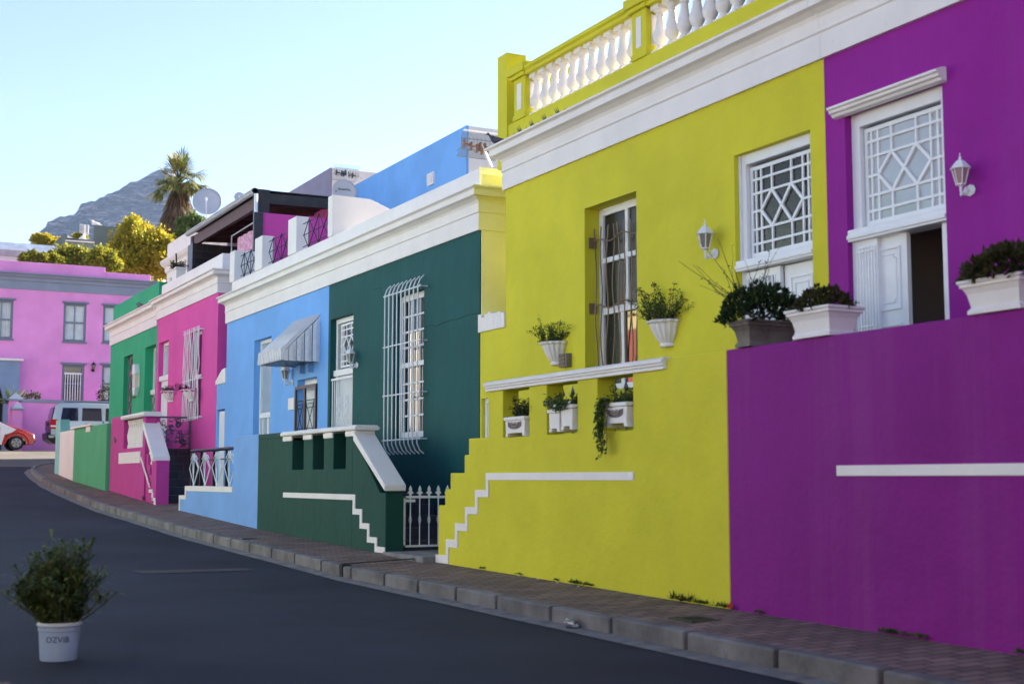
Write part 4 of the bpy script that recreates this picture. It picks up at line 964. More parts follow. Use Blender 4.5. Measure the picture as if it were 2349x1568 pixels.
# ------------------------------------------------------------------ vehicles on the cross street
def wheel(parent, x, y, z, r, w, side=-1):
    t = MB(); t.lathe((0,0,0), [(r*.62,-w/2),(r*.9,-w/2),(r,-w*.36),(r,w*.36),(r*.9,w/2),(r*.62,w/2),(r*.62,-w/2)], 28, cap=False)
    t.v = [(a+x, side*c+y, b+z) for a, b, c in t.v]
    o = t.build('wheel', mat('tyre_rubber', (.012,.012,.013), .7), parent, smooth=True)
    m = MB()
    m.lathe((0,0,0), [(r*.55,-w*.30),(r*.64,-w*.52),(r*.60,-w*.54),(r*.52,-w*.34)], 28, cap=False)
    for k in range(5):
        a = k*2*PI/5+.3; c_, s_ = math.cos(a), math.sin(a); p = .045
        m.add([(c_*r*u-s_*v*p*(1.3 if u > .3 else .9), s_*r*u+c_*v*p*(1.3 if u > .3 else .9), -w*z_) for u, v, z_ in ((.05,-1,.5),(.05,1,.5),(.6,1,.5),(.6,-1,.5),(.05,-1,.35),(.05,1,.35),(.6,1,.35),(.6,-1,.35))], [(0,1,2,3),(4,7,6,5),(0,4,5,1),(1,5,6,2),(2,6,7,3),(3,7,4,0)])
    m.v = [(a+x, -side*-1*c*-side*-1+y if False else y+c*(1 if side < 0 else -1), b+z) for a, b, c in m.v]
    m.build('rim', mat('alloy', (.45,.46,.48), .3, metal=.7), o, smooth=False)
    d = MB(); d.lathe((0,0,0), [(.01,-w*.2),(r*.6,-w*.2),(r*.6,-w*.1)], 20); d.v = [(a+x, y+c*(1 if side < 0 else -1), b+z) for a, b, c in d.v]; d.build('brake_disc', BLACK, o)
    return o
def loft(m, secs):                             # closed cross-sections joined in order
    n = len(secs[0]); vs = [p for s in secs for p in s]
    fs = [(i*n+k, i*n+(k+1)%n, (i+1)*n+(k+1)%n, (i+1)*n+k) for i in range(len(secs)-1) for k in range(n)]
    return m.add(vs, fs+[tuple(range(n-1,-1,-1)), tuple(range(len(vs)-n, len(vs)))])
def carbody(m, prof, hw, tuck=lambda x, z: 0):
    secs = []
    for s_, f in ((-1,.90),(-.97,.97),(-.9,1.),(0,1.),(.9,1.),(.97,.97),(1,.90)):
        cx_ = sum(p[0] for p in prof)/len(prof); cz = sum(p[1] for p in prof)/len(prof)
        secs.append([(cx_+(x-cx_)*(.985 if abs(s_) == 1 else 1), s_*(hw-tuck(x, z)), cz+(z-cz)*(.985 if abs(s_) == 1 else 1)) for x, z in prof])
    return loft(m, secs)
zr = R(57)+.02
gxs = mY(1, 330, 1400, 56.6)[0]
suv = thing('off_road_car', (gxs, 57.5, zr), 'silver off road car with red tail light parked behind the mint green wall', 'car', rz=-.04)
SIL = mat('silver_car_paint', (.42,.52,.55), .25, metal=.25, coat=.6)
sp = [(.12,.55),(.02,.75),(.0,1.05),(.14,1.78),(.30,1.90),(1.2,1.93),(2.6,1.90),(2.95,1.82),(3.45,1.22),(4.45,1.10),(4.62,.95),(4.66,.5),(4.3,.38),(3.98,.38),(3.92,.62),(3.62,.80),(3.30,.80),(3.02,.62),(2.95,.38),(1.42,.38),(1.36,.62),(1.08,.80),(.76,.80),(.46,.62),(.40,.42)]
m = MB(); carbody(m, sp, .93, lambda x, z: max(0, (z-1.15))*.16); m.build('body', SIL, suv, smooth=True, bevel=.02)
GL = mat('car_glass', (.008,.012,.035), .08, spec=.35)
for (x0, x1, x2, x3) in ((.34,1.02,1.0,.42),(1.16,1.95,1.92,1.18),(2.08,3.08,2.75,2.1)):
    for s_ in (-1, 1):
        m = MB(); ty = lambda z: s_*(.935-max(0, z-1.15)*.16)
        m.add([(x0,ty(1.2),1.2),(x1,ty(1.2),1.2),(x2,ty(1.72),1.72),(x3,ty(1.72),1.72),(x0,ty(1.2)+s_*.012,1.2),(x1,ty(1.2)+s_*.012,1.2),(x2,ty(1.72)+s_*.012,1.72),(x3,ty(1.72)+s_*.012,1.72)], [(0,1,2,3),(4,7,6,5),(0,4,5,1),(1,5,6,2),(2,6,7,3),(3,7,4,0)]); m.build('side_window', GL, suv)
m = MB(); m.add([(.055,-.72,1.22),(.055,.72,1.22),(.15,.62,1.75),(.15,-.62,1.75),(.0,-.72,1.22),(.0,.72,1.22),(.10,.62,1.75),(.10,-.62,1.75)], [(0,1,2,3),(4,7,6,5),(0,4,5,1),(1,5,6,2),(2,6,7,3),(3,7,4,0)]); m.build('rear_window', GL, suv)
m = MB().box(-.04,.02,-.7,.7,.72,1.18).box(-.10,-.04,-.3,.3,1.0,1.12); m.build('tailgate_trim', mat('plum_tailgate', (.06,.025,.10), .35), suv)
for s_ in (-1, 1):
    MB().box(-.03,.26,s_*.935-.02,s_*.935+.02,.84,1.24).box(-.05,.0,min(s_*.75,s_*.93),max(s_*.75,s_*.93),.84,1.24).build('tail_light', mat('red_lens', (.45,.008,.012), .15, coat=.5), suv)
    MB().box(-.034,.2,s_*.936-.022,s_*.936+.022,.94,1.0).build('reflector', TRIM, suv)
    MB().box(1.98,2.02,s_*.94-.01,s_*.94+.01,.55,1.2).build('door_seam', BLACK, suv); MB().box(1.3,1.55,s_*.955-.015,s_*.955+.015,1.04,1.08).build('door_handle', BLACK, suv)
    for x in (.92, 3.46): wheel(suv, x, s_*.80, .37, .37, .25, s_)
m = MB(); m.prism([(-.16,.72),(-.14,.45),(.1,.30),(.4,.30),(.4,.72)], -.9, .9, 'Y'); m.build('bumper', BLACK, suv, bevel=.03)
MB().box(-.02,.42,-.96,-.90,.62,.86).box(-.1,.1,-.97,-.9,.5,.6).build('bumper_corner', SIL, suv, bevel=.015)
m = MB(); m.box(.5,2.6,-.68,-.64,1.95,1.98).box(.5,2.6,.64,.68,1.95,1.98).build('roof_rail', BLACK, suv)

zc_ = R(56.5)+.02; wx = mY(9, 515, 1100, 55.9)[0]
car = thing('compact_car', (wx, 56.6, zc_), 'red and white compact car with silver wheels parked against the pink house', 'car')
local(car)
REDP = mat('red_car_paint', (.42,.018,.012), .2, coat=.8, spec=.6); WP = mat('white_car_paint', (.75,.77,.8), .25, coat=.6)
cp = [(-2.95,.30),(-3.05,.6),(-3.0,.95),(-2.7,1.40),(-2.2,1.50),(-1.5,1.47),(-.95,1.22),(-.35,.98),(.30,.78),(.62,.62),(.70,.42),(.62,.22),(.42,.20),(.36,.20),(.34,.38),(.2,.50),(0,.55),(-.2,.50),(-.34,.38),(-.40,.20),(-1.9,.20),(-1.96,.38),(-2.1,.50),(-2.3,.55),(-2.5,.50),(-2.64,.38),(-2.7,.24)]
m = MB(); carbody(m, cp, .74, lambda x, z: max(0, z-.8)*.22); m.build('body', REDP, car, smooth=True, bevel=.02)
for s_ in (-1, 1):
    ty = lambda z: s_*(.752-max(0, z-.8)*.22)
    # white tridion-like side frame as a plain band
    pts = [(-.55,.20),(-.45,.60),(-.36,.62),(-.18,.68),(-.02,.80),(-.28,.92),(-.80,1.17),(-1.0,1.24),(-.62,.88),(-.62,.55),(-.78,.28)]
    m = MB(); m.add([(x, ty(z), z) for x, z in pts]+[(x, ty(z)+s_*.015, z) for x, z in pts], [tuple(range(len(pts))), tuple(range(2*len(pts)-1, len(pts)-1, -1))]+[(i, (i+1)%len(pts), (i+1)%len(pts)+len(pts), i+len(pts)) for i in range(len(pts))]); m.build('side_panel', WP, car)
    m = MB(); m.tube([(-.46+.0,ty(.2),.2)]+[(.46*math.cos(PI-PI*k/10), ty(.3)+s_*.012, .29+.40*math.sin(PI*k/10)) for k in range(11)]+[(.46,ty(.2),.22)], .035, 6); m.build('wheel_arch', REDP, car, smooth=True)
    pts = [(-.72,.86),(-.95,1.16),(-1.45,1.38),(-2.1,1.40),(-2.2,.9)]
    m = MB(); m.add([(x, ty(z)+s_*.002, z) for x, z in pts]+[(x, ty(z)+s_*.013, z) for x, z in pts], [tuple(range(5)), tuple(range(9, 4, -1))]+[(i, (i+1)%5, (i+1)%5+5, i+5) for i in range(5)]); m.build('side_window', GL, car)
    m = MB(); m.blob((.60,s_*.60,.56), .10, .12, .08, 10, 6); m.build('headlight', mat('lamp_lens', (.6,.6,.6), .1, coat=1), car, smooth=True)
    m = MB(); m.blob((.66,s_*.62,.36), .07, .12, .07, 10, 6); m.build('fog_light', BLACK, car, smooth=True)
    for x in (0, -2.3): wheel(car, x, s_*.66, .28, .28, .18, s_)
m = MB(); m.add([(-.36,-.6,.985),(-.36,.6,.985),(-.95,.55,1.235),(-.95,-.55,1.235),(-.34,-.6,1.0),(-.34,.6,1.0),(-.94,.55,1.25),(-.94,-.55,1.25)], [(0,1,2,3),(4,7,6,5),(0,4,5,1),(1,5,6,2),(2,6,7,3),(3,7,4,0)]); m.build('windscreen', GL, car)
# ------------------------------------------------------------------ buildings behind
def block(name, v, m_, ends, label, cat='house', extra=None):
    t = thing(name, (v[0], v[2], v[4]), label, cat); MB().box(*v).build('wall', m_, t); return t
zt_ = 8.0
bb_ = thing('upper_storey', (11, 26, 5), 'plain sky blue upper storey with two small white vents behind the terrace', 'building')
MB().box(11, 11.05, 23.15, 31, 4.8, 8.0).build('wall', BLUE, bb_)
MB().box(11.052, 16, 23.155, 31, 4.8, 7.995).build('end_wall', WHITE, bb_)
for (x0, yt, x1, yb__) in ((890,865,938,960),(1455,560,1515,675)):
    a = mX(21, x0, yt+12, 11); b = mX(21, x1, yb__-10, 11); m = MB().box(10.96, 11.0, b[0], a[0], b[1], a[1])
    for k in range(4): m.box(10.94, 10.96, b[0]+.03, a[0]-.03, b[1]+.05+k*(a[1]-b[1]-.06)/4, b[1]+.09+k*(a[1]-b[1]-.06)/4)
    m.build('wall_vent', WHITE, bb_)
gb_ = thing('upper_storey', (12.5, 36, 5), 'grey upper storey with a shade toned front and a light toned end wall behind the timber shelter', 'building')
MB().box(12.5, 12.55, 35.1, 40, 5, 9.8).build('wall', mat('shaded_grey_render', (.22,.21,.30), .7, var=.15), gb_)  # one grey building: shade and light on its faces put into two colours
MB().box(12.552, 20, 35.105, 40, 5, 9.795).build('end_wall', mat('lit_grey_render', (.66,.65,.63), .7, var=.1), gb_)
wh = thing('upper_storey', (9.6, 39, 6), 'white upper storey with moulded cornice rising behind the green house', 'building')
MB().box(9.5, 13, 34.6, 41.4, 5.3, 8.36).build('wall', WHITE, wh)
mb = MB(); sweep(mb, [(.002,7.45),(.05,7.5),(.06,7.62),(.14,7.70),(.18,7.78),(.18,7.84),(.1,7.87)], 9.5, 34.6, 41.4, False, True); mb.build('cornice', WHITE, wh)
# wire grille and aerials
def grille(y, x0, x1, z0, z1, n, label, lean=.0):
    t = thing('wire_grille', (x0, y, z0), label, 'grille', 'wire grilles around the aerials'); m = MB()
    for i in range(n):
        x = x0+(x1-x0)*i/(n-1); m.tube([(x+.12, y+.12, z1+.05), (x+.05, y+.02, z1-.02), (x, y, z1-.12), (x, y, z0+.15), (x-.1, y-.02, z0)], .006, 4)
    for z in (z1-.3, (z0+z1)/2+.1, z0+.15, z0): m.tube([(x0-(.1 if z == z0 else 0), y, z), (x1-(.1 if z == z0 else 0), y, z)], .007, 4)
    for i in range(4): x = x0+(x1-x0)*(i+.5)/4; m.tube([(x-.2, y, z0+.1), (x, y-.02, (z0+z1)/2), (x+.2, y, z0+.1)], .006, 4)
    return m.build('wires', mat('dull_wire', (.22,.22,.22), .6), t)
p0 = mY(23, 280, 100, 22.6); p1 = mY(23, 1260, 1080, 22.6); p2 = mY(23, 300, 860, 22.6)
grille(22.6, p0[0], p1[0], p2[1], p0[1]-.05, 30, 'curved wire grille around the nearer aerial beside the blue upper storey')
p0 = mY(21, 490, 500, 34.6); p1 = mY(21, 735, 650, 34.6)
grille(34.6, p0[0], p1[0], p1[1], p0[1]+.15, 16, 'straight wire grille around the farther aerial on the grey building')
def aerial(y, pts, pole, label, cmat):
    t = thing('tv_aerial', (pole[0][0], y, pole[1][1]), label, 'aerial', 'television aerials'); m = MB()
    m.tube([(pole[0][0], y, pole[0][1]), (pole[1][0], y, pole[1][1])], .025, 6); m.build('mast', GALV, t)
    m = MB(); a, b = pts[0], pts[-1]; m.tube([(a[0], y, a[1]), (b[0], y+.1, b[1])], .014, 5)
    for (x, z) in pts: m.box(x-.012, x+.012, y-.02, y+.05, z-.07, z+.07); m.box(x+.012, x+.09, y-.012, y+.012, z-.01, z+.01)
    m.build('elements', cmat, t)
RUST = mat('rusty_plastic', (.20,.11,.07), .6, var=.4, vscale=20)
tt = lambda *p: [mY(23, x, y, 20.) for x, y in p]
aerial(20., tt((345,520),(535,590),(690,640),(770,600),(810,700),(880,620)), tt((1045,1130),(790,560)), 'cream and brown aerial on a slanted mast above the dark green house', RUST)
tt = lambda *p: [mY(21, x, y, 33.5) for x, y in p]
aerial(33.5, tt((510,548),(565,558),(585,562),(605,548),(635,568),(675,580)), tt((622,640),(620,540)), 'black aerial on a white mast behind the lettered satellite dish', BLACK)
# antenna on the sage building and the sage building itself
SAGE = mat('sage_render', (.13,.16,.15), .8, var=.15, streak=.2)
sb = thing('hillside_building', (17, 84, 6), 'sage green flat roofed building behind the autumn tree', 'building')
ca = mY(10, 805, 797, 84); cb_ = mY(10, 1580, 797, 84); cc = mY(10, 1760, 930, 92)
z = ca[1]
MB().prism([(ca[0],84),(cb_[0],84),(cc[0],92),(cc[0]-10,96)], 2, z-2.6, 'Z').build('lower_wall', SAGE, sb)
MB().box(ca[0], cb_[0], 84.01, 84.4, z-2.59, z).build('wall', SAGE, sb)
m = MB(); m.add([(cb_[0]+.01,84.01,2),(cc[0],92,2),(cc[0],92,cc[1]),(cb_[0]+.01,84.01,z),(cb_[0]-.4,84.3,2),(cc[0]-.5,92.3,2),(cc[0]-.5,92.3,cc[1]),(cb_[0]-.4,84.3,z)], [(0,1,2,3),(7,6,5,4),(0,4,5,1),(1,5,6,2),(2,6,7,3),(3,7,4,0)]); m.build('gable_wall', mat('cream_gable', (.70,.68,.62), .7), sb)
s2_ = thing('hillside_building', (12, 82, 6), 'low sage green annex with a white gutter and stepped parapet', 'building')
q0 = mY(10, 445, 1000, 82); q1 = mY(10, 800, 968, 82)
m = MB(); m.box(q0[0], q1[0], 82, 86, 2, q1[1]); qq = mY(10, 490, 905, 82); m.box(q0[0], qq[0], 82, 86, q1[1]+.001, qq[1])
m.build('wall', SAGE, s2_)
m = MB(); qa = mY(10, 470, 965, 81.9); qb_ = mY(10, 800, 1000, 81.9); m.box(qa[0], qb_[0], 81.85, 81.99, qb_[1], qa[1]); m.build('gutter', WHITE, s2_)
for (xa, xb, yt) in ((490, 590, 905), (665, 735, 910)):
    u = mY(10, xa, yt, 81.95); w_ = mY(10, xb, 963, 81.95); m = MB(); m.prism([(u[0],w_[1]),(w_[0],w_[1]),(u[0],u[1])], 82.0, 84, 'Y'); m.build('gable_wall', mat('cream_gable', (.7,.68,.62)), s2_)
at = thing('tv_aerial', (mY(10,682,950,82.3)[0], 82.3, 8), 'white mast with a flat grid aerial on the sage annex roof', 'aerial', 'television aerials')
u0 = mY(10, 682, 950, 81.5); u1 = mY(10, 682, 800, 81.5); m = MB(); m.tube([(u0[0],81.5,u0[1]),(u0[0],81.5,u1[1])], .09, 6); m.build('mast', TRIM, at)
m = MB(); ga_ = mY(10, 635, 785, 81.4); gb2 = mY(10, 732, 880, 81.4)
for k in range(5): zz_ = ga_[1]+(gb2[1]-ga_[1])*k/4; m.tube([(ga_[0],81.4,zz_),(gb2[0],81.4,zz_-.15)], .025, 4)
for k in range(7): x = ga_[0]+(gb2[0]-ga_[0])*k/6; m.tube([(x,81.4,ga_[1]),(x,81.4,gb2[1]-.1)], .015, 4)
m.build('elements', GALV, at)
sg_ = thing('seagull', (mY(10,825,780,83.9)[0], 84.2, z), 'white gull sitting on the corner of the sage green building', 'bird')
m = MB(); o = ORG[sg_]; m.blob((o.x,o.y,o.z+.13), .24, .10, .11, 10, 7); m.blob((o.x-.20,o.y,o.z+.28), .075, .06, .07, 8, 6); m.blob((o.x-.15,o.y,o.z+.21), .08, .06, .10, 8, 6); m.leaf((o.x-.27,o.y,o.z+.28), (-1,0,-.2), .04, .09); m.leaf((o.x+.18,o.y,o.z+.12), (1,0,-.25), .12, .24); m.build('body', WHITE, sg_, smooth=True)
lw2 = thing('hillside_building', (5, 76, 5), 'long low white building at the far left behind the shrubs', 'building')
q0 = mY(10, -320, 1045, 78); q1 = mY(10, 443, 1045, 78)
MB().box(q0[0], q1[0], 78, 83, 2, q1[1]-.75).build('wall', WHITE, lw2)
m = MB(); m.prism([(77.9,q1[1]-.74),(77.6,q1[1]-.45),(77.9,q1[1]),(83,q1[1]),(83,q1[1]-.74)], q0[0], q1[0]); m.build('roof_edge', mat('pale_blue_white', (.50,.58,.70), .7, var=.2, vscale=3), lw2)

# ------------------------------------------------------------------ trees
def tree(name, x0, x1, yt, ybm, v, Y, n, s, m_, label, lobes, seed, group=None, thick=.8):
    r_ = random.Random(seed); a = mY(v, x0, yt, Y); b = mY(v, x1, ybm, Y); cx_ = (a[0]+b[0])/2; rx = (b[0]-a[0])/2; zt = a[1]; zb = b[1]; rz = (zt-zb)/2; cz = (zt+zb)/2
    t = thing(name, (cx_, Y, W(Y)-.5), label, 'tree', group); m = MB(); C = []
    for (u, w_, rr) in lobes: C.append((Vector((cx_+u*rx, Y+r_.uniform(-.5,.5)*rx*thick, cz+w_*rz)), rr*min(rx, rz)))
    tot = sum(c[1]**2 for c in C)
    for c, r in C:
        k = int(n*r*r/tot); sub = [(c+Vector((r_.gauss(0,1), r_.gauss(0,1), r_.gauss(0,1))).normalized()*r*r_.uniform(.35,.85), r*r_.uniform(.22,.42)) for _ in range(16)]
        for i in range(k):
            sc_, sr = r_.choice(sub); v_ = Vector((r_.gauss(0,1), r_.gauss(0,1), r_.gauss(0,1))).normalized()
            p = sc_+v_*sr*r_.choice((r_.uniform(.4,1.1), r_.uniform(.8,1.7)))
            m.leaf(p, v_+Vector((r_.uniform(-1,1), r_.uniform(-1,1), r_.uniform(-.5,1))), s*r_.uniform(.6,1), s*r_.uniform(.9,1.5))
    m.build('crown', m_, t); m = MB(); base = Vector((cx_, Y, W(Y)-.5))
    m.tube([base, Vector((cx_+.1, Y, (zb+base.z)/2)), Vector((cx_, Y, cz-.2*rz))], .06*rx+.05, 8, r1=.03*rx+.02)
    for c, r in C: m.tube([Vector((cx_, Y, zb-.1*rz)), (Vector((cx_, Y, cz))+c)/2, c], .03*rx+.02, 6, r1=.01)
    m.build('trunk', BARK, t); return t
tree('autumn_tree', 950, 1690, 690, 1420, 10, 72, 20000, .16, L_YEL, 'tall golden autumn tree standing behind the pink house parapet',
     [(-.22,.88,.13),(-.12,.70,.2),(.45,.45,.2),(-.62,.2,.22),(-.1,.15,.75),(.45,.0,.65),(-.55,-.25,.55),(.15,-.5,.75),(.6,-.55,.55),(-.35,.45,.35),(-.25,.82,.22),(.75,.25,.35),(.1,.5,.42),(-.6,-.7,.5)], 1)
tree('leafy_tree', 380, 1080, 1000, 1380, 10, 69, 9000, .15, L_GRN, 'olive green tree massed left of the golden tree',
     [(-.7,.1,.8),(-.25,.2,.8),(.2,0,.8),(.65,.1,.8),(0,-.5,.9),(-.5,-.5,.8),(.5,-.5,.8)], 2)
tree('leafy_tree', -60, 420, 1090, 1300, 10, 67.5, 6000, .13, L_GRN, 'low green shrubby tree rising above the left end of the pink parapet',
     [(-.8,-.2,.7),(-.3,.2,.8),(.1,0,.8),(.55,.2,.85),(.9,-.1,.6)], 3)
tree('leafy_tree', 90, 370, 905, 1050, 10, 100, 3500, .22, L_YEL, 'small yellow tree against the foot of the mountain at far left', [(-.6,0,.8),(0,.2,.9),(.5,0,.9),(.1,-.4,.8)], 4)
tree('leafy_tree', 390, 450, 945, 1030, 10, 99, 800, .2, L_YEL, 'tiny yellow tree left of the sage annex', [(0,0,1),(.2,.3,.8)], 5)
tree('leafy_tree', 575, 705, 885, 970, 10, 95, 1300, .2, L_YEL, 'small yellow bush peeping over the sage annex roof', [(-.5,-.3,.8),(.3,.2,.9),(.6,-.2,.7)], 6)
tree('leafy_tree', 1700, 2130, 665, 960, 10, 58, 7000, .12, L_BRT, 'bright green rounded tree between the palm and the timber shelter', [(-.4,-.1,.8),(.1,.2,.85),(.5,-.1,.75),(-.6,-.6,.7),(.2,-.5,.9)], 7)
tree('leafy_tree', 1560, 1690, 910, 1400, 10, 71, 3000, .15, L_YEL, 'narrow yellow branch mass at the right edge beside the white upper storey', [(0,.6,.9),(-.2,.1,.9),(0,-.4,.9),(0,-.8,.9)], 8)
# palm
PYY = 76.; pc = mY(10, 1780, 330, PYY); pb0 = mY(10, 1760, 860, PYY)
pt_ = thing('palm_tree', (pc[0], PYY, W(PYY)-.5), 'tall fan palm with a shaggy skirt of dead fronds against the mountain', 'palm')
m = MB(); m.tube([(pc[0]-.3, PYY, W(PYY)-.5), (pb0[0], PYY, pb0[1]), (pc[0], PYY, pc[1])], .3, 10, r1=.22); m.build('trunk', BARK, pt_)
def fan(m, base, d, L, w, n, droop):
    d = Vector(d).normalized(); side = d.cross(Vector((0,0,1)))
    if side.length < .1: side = Vector((1,0,0))
    side.normalize(); tip = base+d*L*.5+Vector((0,0,-droop*L*.1)); m.tube([base, base+d*L*.25+Vector((0,0,.03)), tip], .03, 4)
    for k in range(n):
        a = (k/(n-1)-.5)*2.5; dd_ = (d*math.cos(a)+side*math.sin(a)); dd_.z -= droop*.35*abs(math.sin(a))+droop*.2
        dd_.normalize(); l = L*.55*(1-.25*abs(a)/1.25)*rnd.uniform(.85,1.1); e = tip+dd_*l*.6; e2 = e+dd_*l*.4+Vector((0,0,-l*.25*droop))
        u = d.cross(dd_.cross(d)+Vector((0,0,.01))); q = Vector((0,0,1)).cross(dd_); q = q.normalized() if q.length > .01 else side
        m.add([tip, e+q*w, e2, e-q*w], [(0,1,2,3)])
m = MB(); c = Vector((pc[0], PYY, pc[1]))
for i in range(50):
    a = rnd.uniform(0, 2*PI); e = rnd.uniform(-.35, 1.45); L = rnd.uniform(1.3, 2.0)
    fan(m, c+Vector((0,0,rnd.uniform(-.2,.4))), (math.cos(a)*math.cos(e), math.sin(a)*math.cos(e), math.sin(e)), L*1.1, .045, 15, 1.1-.6*e/1.45 if e > 0 else 1.2)
m.build('crown', L_PALM, pt_)
m = MB()
for i in range(2300):
    a = rnd.uniform(0, 2*PI); t = rnd.random(); zz_ = c.z-.1-t*4.6; rr = (.30+.62*min(1, t*1.8))*rnd.uniform(.5,1.08)
    p = Vector((c.x+rr*math.cos(a)-.3*t, PYY+rr*math.sin(a), zz_)); m.leaf(p, (math.cos(a)*.35+rnd.uniform(-.25,.25), math.sin(a)*.35, -1), .075, rnd.uniform(.5,1.1))
for i in range(10):
    a = rnd.uniform(0, 2*PI); fan(m, c+Vector((0,0,-.6)), (math.cos(a)*.8, math.sin(a)*.8, -.75), 1.6, .04, 13, 1.2)
m.build('frond_skirt', L_DEAD, pt_)

# ------------------------------------------------------------------ mountain
prof_ = [(-700,1300),(-300,1200),(-60,1100),(40,1035),(110,930),(150,880),(240,830),(262,772),(330,735),(430,715),(550,700),(600,668),(640,605),(720,552),(850,500),(910,470),(925,455),(1000,430),(1085,372),(1130,325),(1250,270),(1400,210),(1530,172),(1620,158),(1680,175),(1740,240),(1800,330),(1860,430),(1920,560),(1990,700),(2150,850),(2500,1000),(3500,1150)]
MY_ = 2300.
def rz_(u):
    for a, b in zip(prof_, prof_[1:]):
        if a[0] <= u <= b[0]: return a[1]+(b[1]-a[1])*(u-a[0])/(b[0]-a[0])
    return prof_[-1][1]
m = MB(); nu, nv = 420, 90; base_z = 40
for i in range(nu+1):
    u = -700+4200*i/nu; x, zt = mY(10, u, rz_(u), MY_); zt = max(zt+9*noise.fractal(Vector((x*.012, 2.2, 0)), 1., 2.1, 4)+3*noise.noise(Vector((x*.09, 0, 0))), base_z+2)
    for j in range(nv+1):
        t = j/nv
        if t <= .8:
            s = t/.8; H = base_z+(zt-base_z)*s; hh = (H+10*noise.noise(Vector((x*.004, 0, H*.01))))
            st_ = ((hh % 46)/46); step = (st_**3-st_)*34         # ledges and cliffs
            y = MY_-620*(1-s)**1.25+step+34*noise.fractal(Vector((x*.007, H*.004, 1.3)), 1., 2.1, 5)+12*noise.noise(Vector((x*.035, H*.01, 4)))
            if s > .96: y = MY_-620*(1-s)**1.25+(step)*(1-s)/.04
        else: s = (t-.8)/.2; H = zt-(zt-base_z)*s; y = MY_+900*s
        k = y/MY_; m.v.append((x*k if t > .8 else x*(1), y, H))
for i in range(nu):
    for j in range(nv): a = i*(nv+1)+j; m.f.append((a, a+nv+1, a+nv+2, a+1))
def rockmat():
    mm = bpy.data.materials.new('mountain_rock'); mm.use_nodes = True; nt = mm.node_tree; N = nt.nodes; L = nt.links; b = N['Principled BSDF']; b.inputs['Roughness'].default_value = .95; b.inputs['Specular IOR Level'].default_value = .1
    geo = N.new('ShaderNodeNewGeometry'); mp = N.new('ShaderNodeMapping'); mp.inputs['Scale'].default_value = (.03, .03, .13); L.new(geo.outputs['Position'], mp.inputs[0])
    n = N.new('ShaderNodeTexNoise'); n.inputs['Scale'].default_value = 1; n.inputs['Detail'].default_value = 9; n.inputs['Roughness'].default_value = .68; n.inputs['Distortion'].default_value = .4; L.new(mp.outputs[0], n.inputs['Vector'])
    r = N.new('ShaderNodeValToRGB'); e = r.color_ramp.elements; e[0].position = .44; e[0].color = (.010,.015,.012,1); e[1].position = .62; e[1].color = (.36,.29,.26,1); x = e.new(.52); x.color = (.06,.055,.05,1)
    L.new(n.outputs['Fac'], r.inputs[0]); L.new(r.outputs[0], b.inputs['Base Color'])
    bu = N.new('ShaderNodeBump'); bu.inputs['Strength'].default_value = .9; bu.inputs['Distance'].default_value = 9; L.new(n.outputs['Fac'], bu.inputs['Height']); L.new(bu.outputs[0], b.inputs['Normal']); return mm
lab(m.build('mountain', rockmat()), 'rocky stratified mountain ridge rising behind the town', 'mountain', kind='structure')

shade_house = thing('terraced_house', (12, 46, 2), 'plain unseen corner house added to shade the bend beyond the green house', 'house')
MB().box(10, 18, 42, 51.5, 1., 6.3).build('wall', mat('pale_plaster', (.70,.66,.60), .7, var=.1), shade_house)  # unseen block, added to cast the shadow over the street corner
MB().box(9.8, 18, 41.9, 51.7, 6.3, 6.5).build('roof', CONC, shade_house)
# ------------------------------------------------------------------ wall lamps
def lantern(label, p, m_, s=1., gm=None, face=0):
    t = bpy.data.objects.new('wall_lamp', None); COL.objects.link(t); lab(t, label, 'wall lamp', 'lantern lamps on the house walls'); ORG[t] = Vector((0,0,0))
    t.location = p; t.scale = (s, s, s); t.rotation_euler = (0, 0, face)
    m = MB(); m.lathe((0,0,0), [(.002,0),(.055,.004),(.06,.012),(.03,.022),(.002,.03)], 8, 1, 1.25); m.v = [(-c, b, a) for a, b, c in m.v]; m.build('backplate', m_, t)
    m = MB(); m.tube([(-.02,0,-.0),(-.06,0,-.03),(-.08,0,-.05),(-.11,0,-.045),(-.135,0,-.02),(-.135,0,.03)], .014, 7); m.tube([(-.06,0,-.02),(-.04,0,.02),(-.07,0,.03),(-.09,0,.0),(-.10,0,-.04)], .008, 5); m.lathe((-.135,0,-.075), [(.002,0),(.014,.02),(.008,.04),(.012,.06)], 8); m.build('arm', m_, t, smooth=True)
    m = MB(); n = 6; r0, r1, z0, z1 = .045, .085, .05, .21
    for k in range(n):
        a = k*2*PI/n; m.tube([(-.135+r0*math.cos(a), r0*math.sin(a), z0), (-.135+r1*math.cos(a), r1*math.sin(a), z1)], .006, 4)
    m.lathe((-.135,0,.03), [(.02,0),(.05,.012),(.05,.025)], 6); m.build('lantern_frame', m_, t)
    m = MB(); m.lathe((-.135,0,0), [(.042,.055),(.08,.208)], 6); m.build('lantern_glass', gm or mat('lamp_glass', (.45,.42,.38), .15, trans=.5, spec=.6), t)
    m = MB(); m.lathe((-.135,0,0), [(.105,.205),(.10,.218),(.07,.255),(.045,.285),(.03,.295),(.012,.30),(.016,.32),(.006,.335),(.004,.37)], 6); m.build('lantern_roof', m_, t)
    m = MB(); m.lathe((-.135,0,.07), [(.012,0),(.014,.05),(.02,.08),(.012,.11)], 8); m.build('bulb', mat('bulb', (.8,.7,.6), .3), t)
    return t
def wp(v, x, y, X=F): q = mX(v, x, y, X); return (X, q[0], q[1])
lantern('white lantern lamp on the purple wall to the right of the open door', wp(12, 1752, 562), TRIM, .75, mat('pink_lamp_glass', (.62,.40,.42), .15, trans=.4))
lantern('white lantern lamp on the lime wall between its window and its door', wp(7, 1318, 770), TRIM, .88)
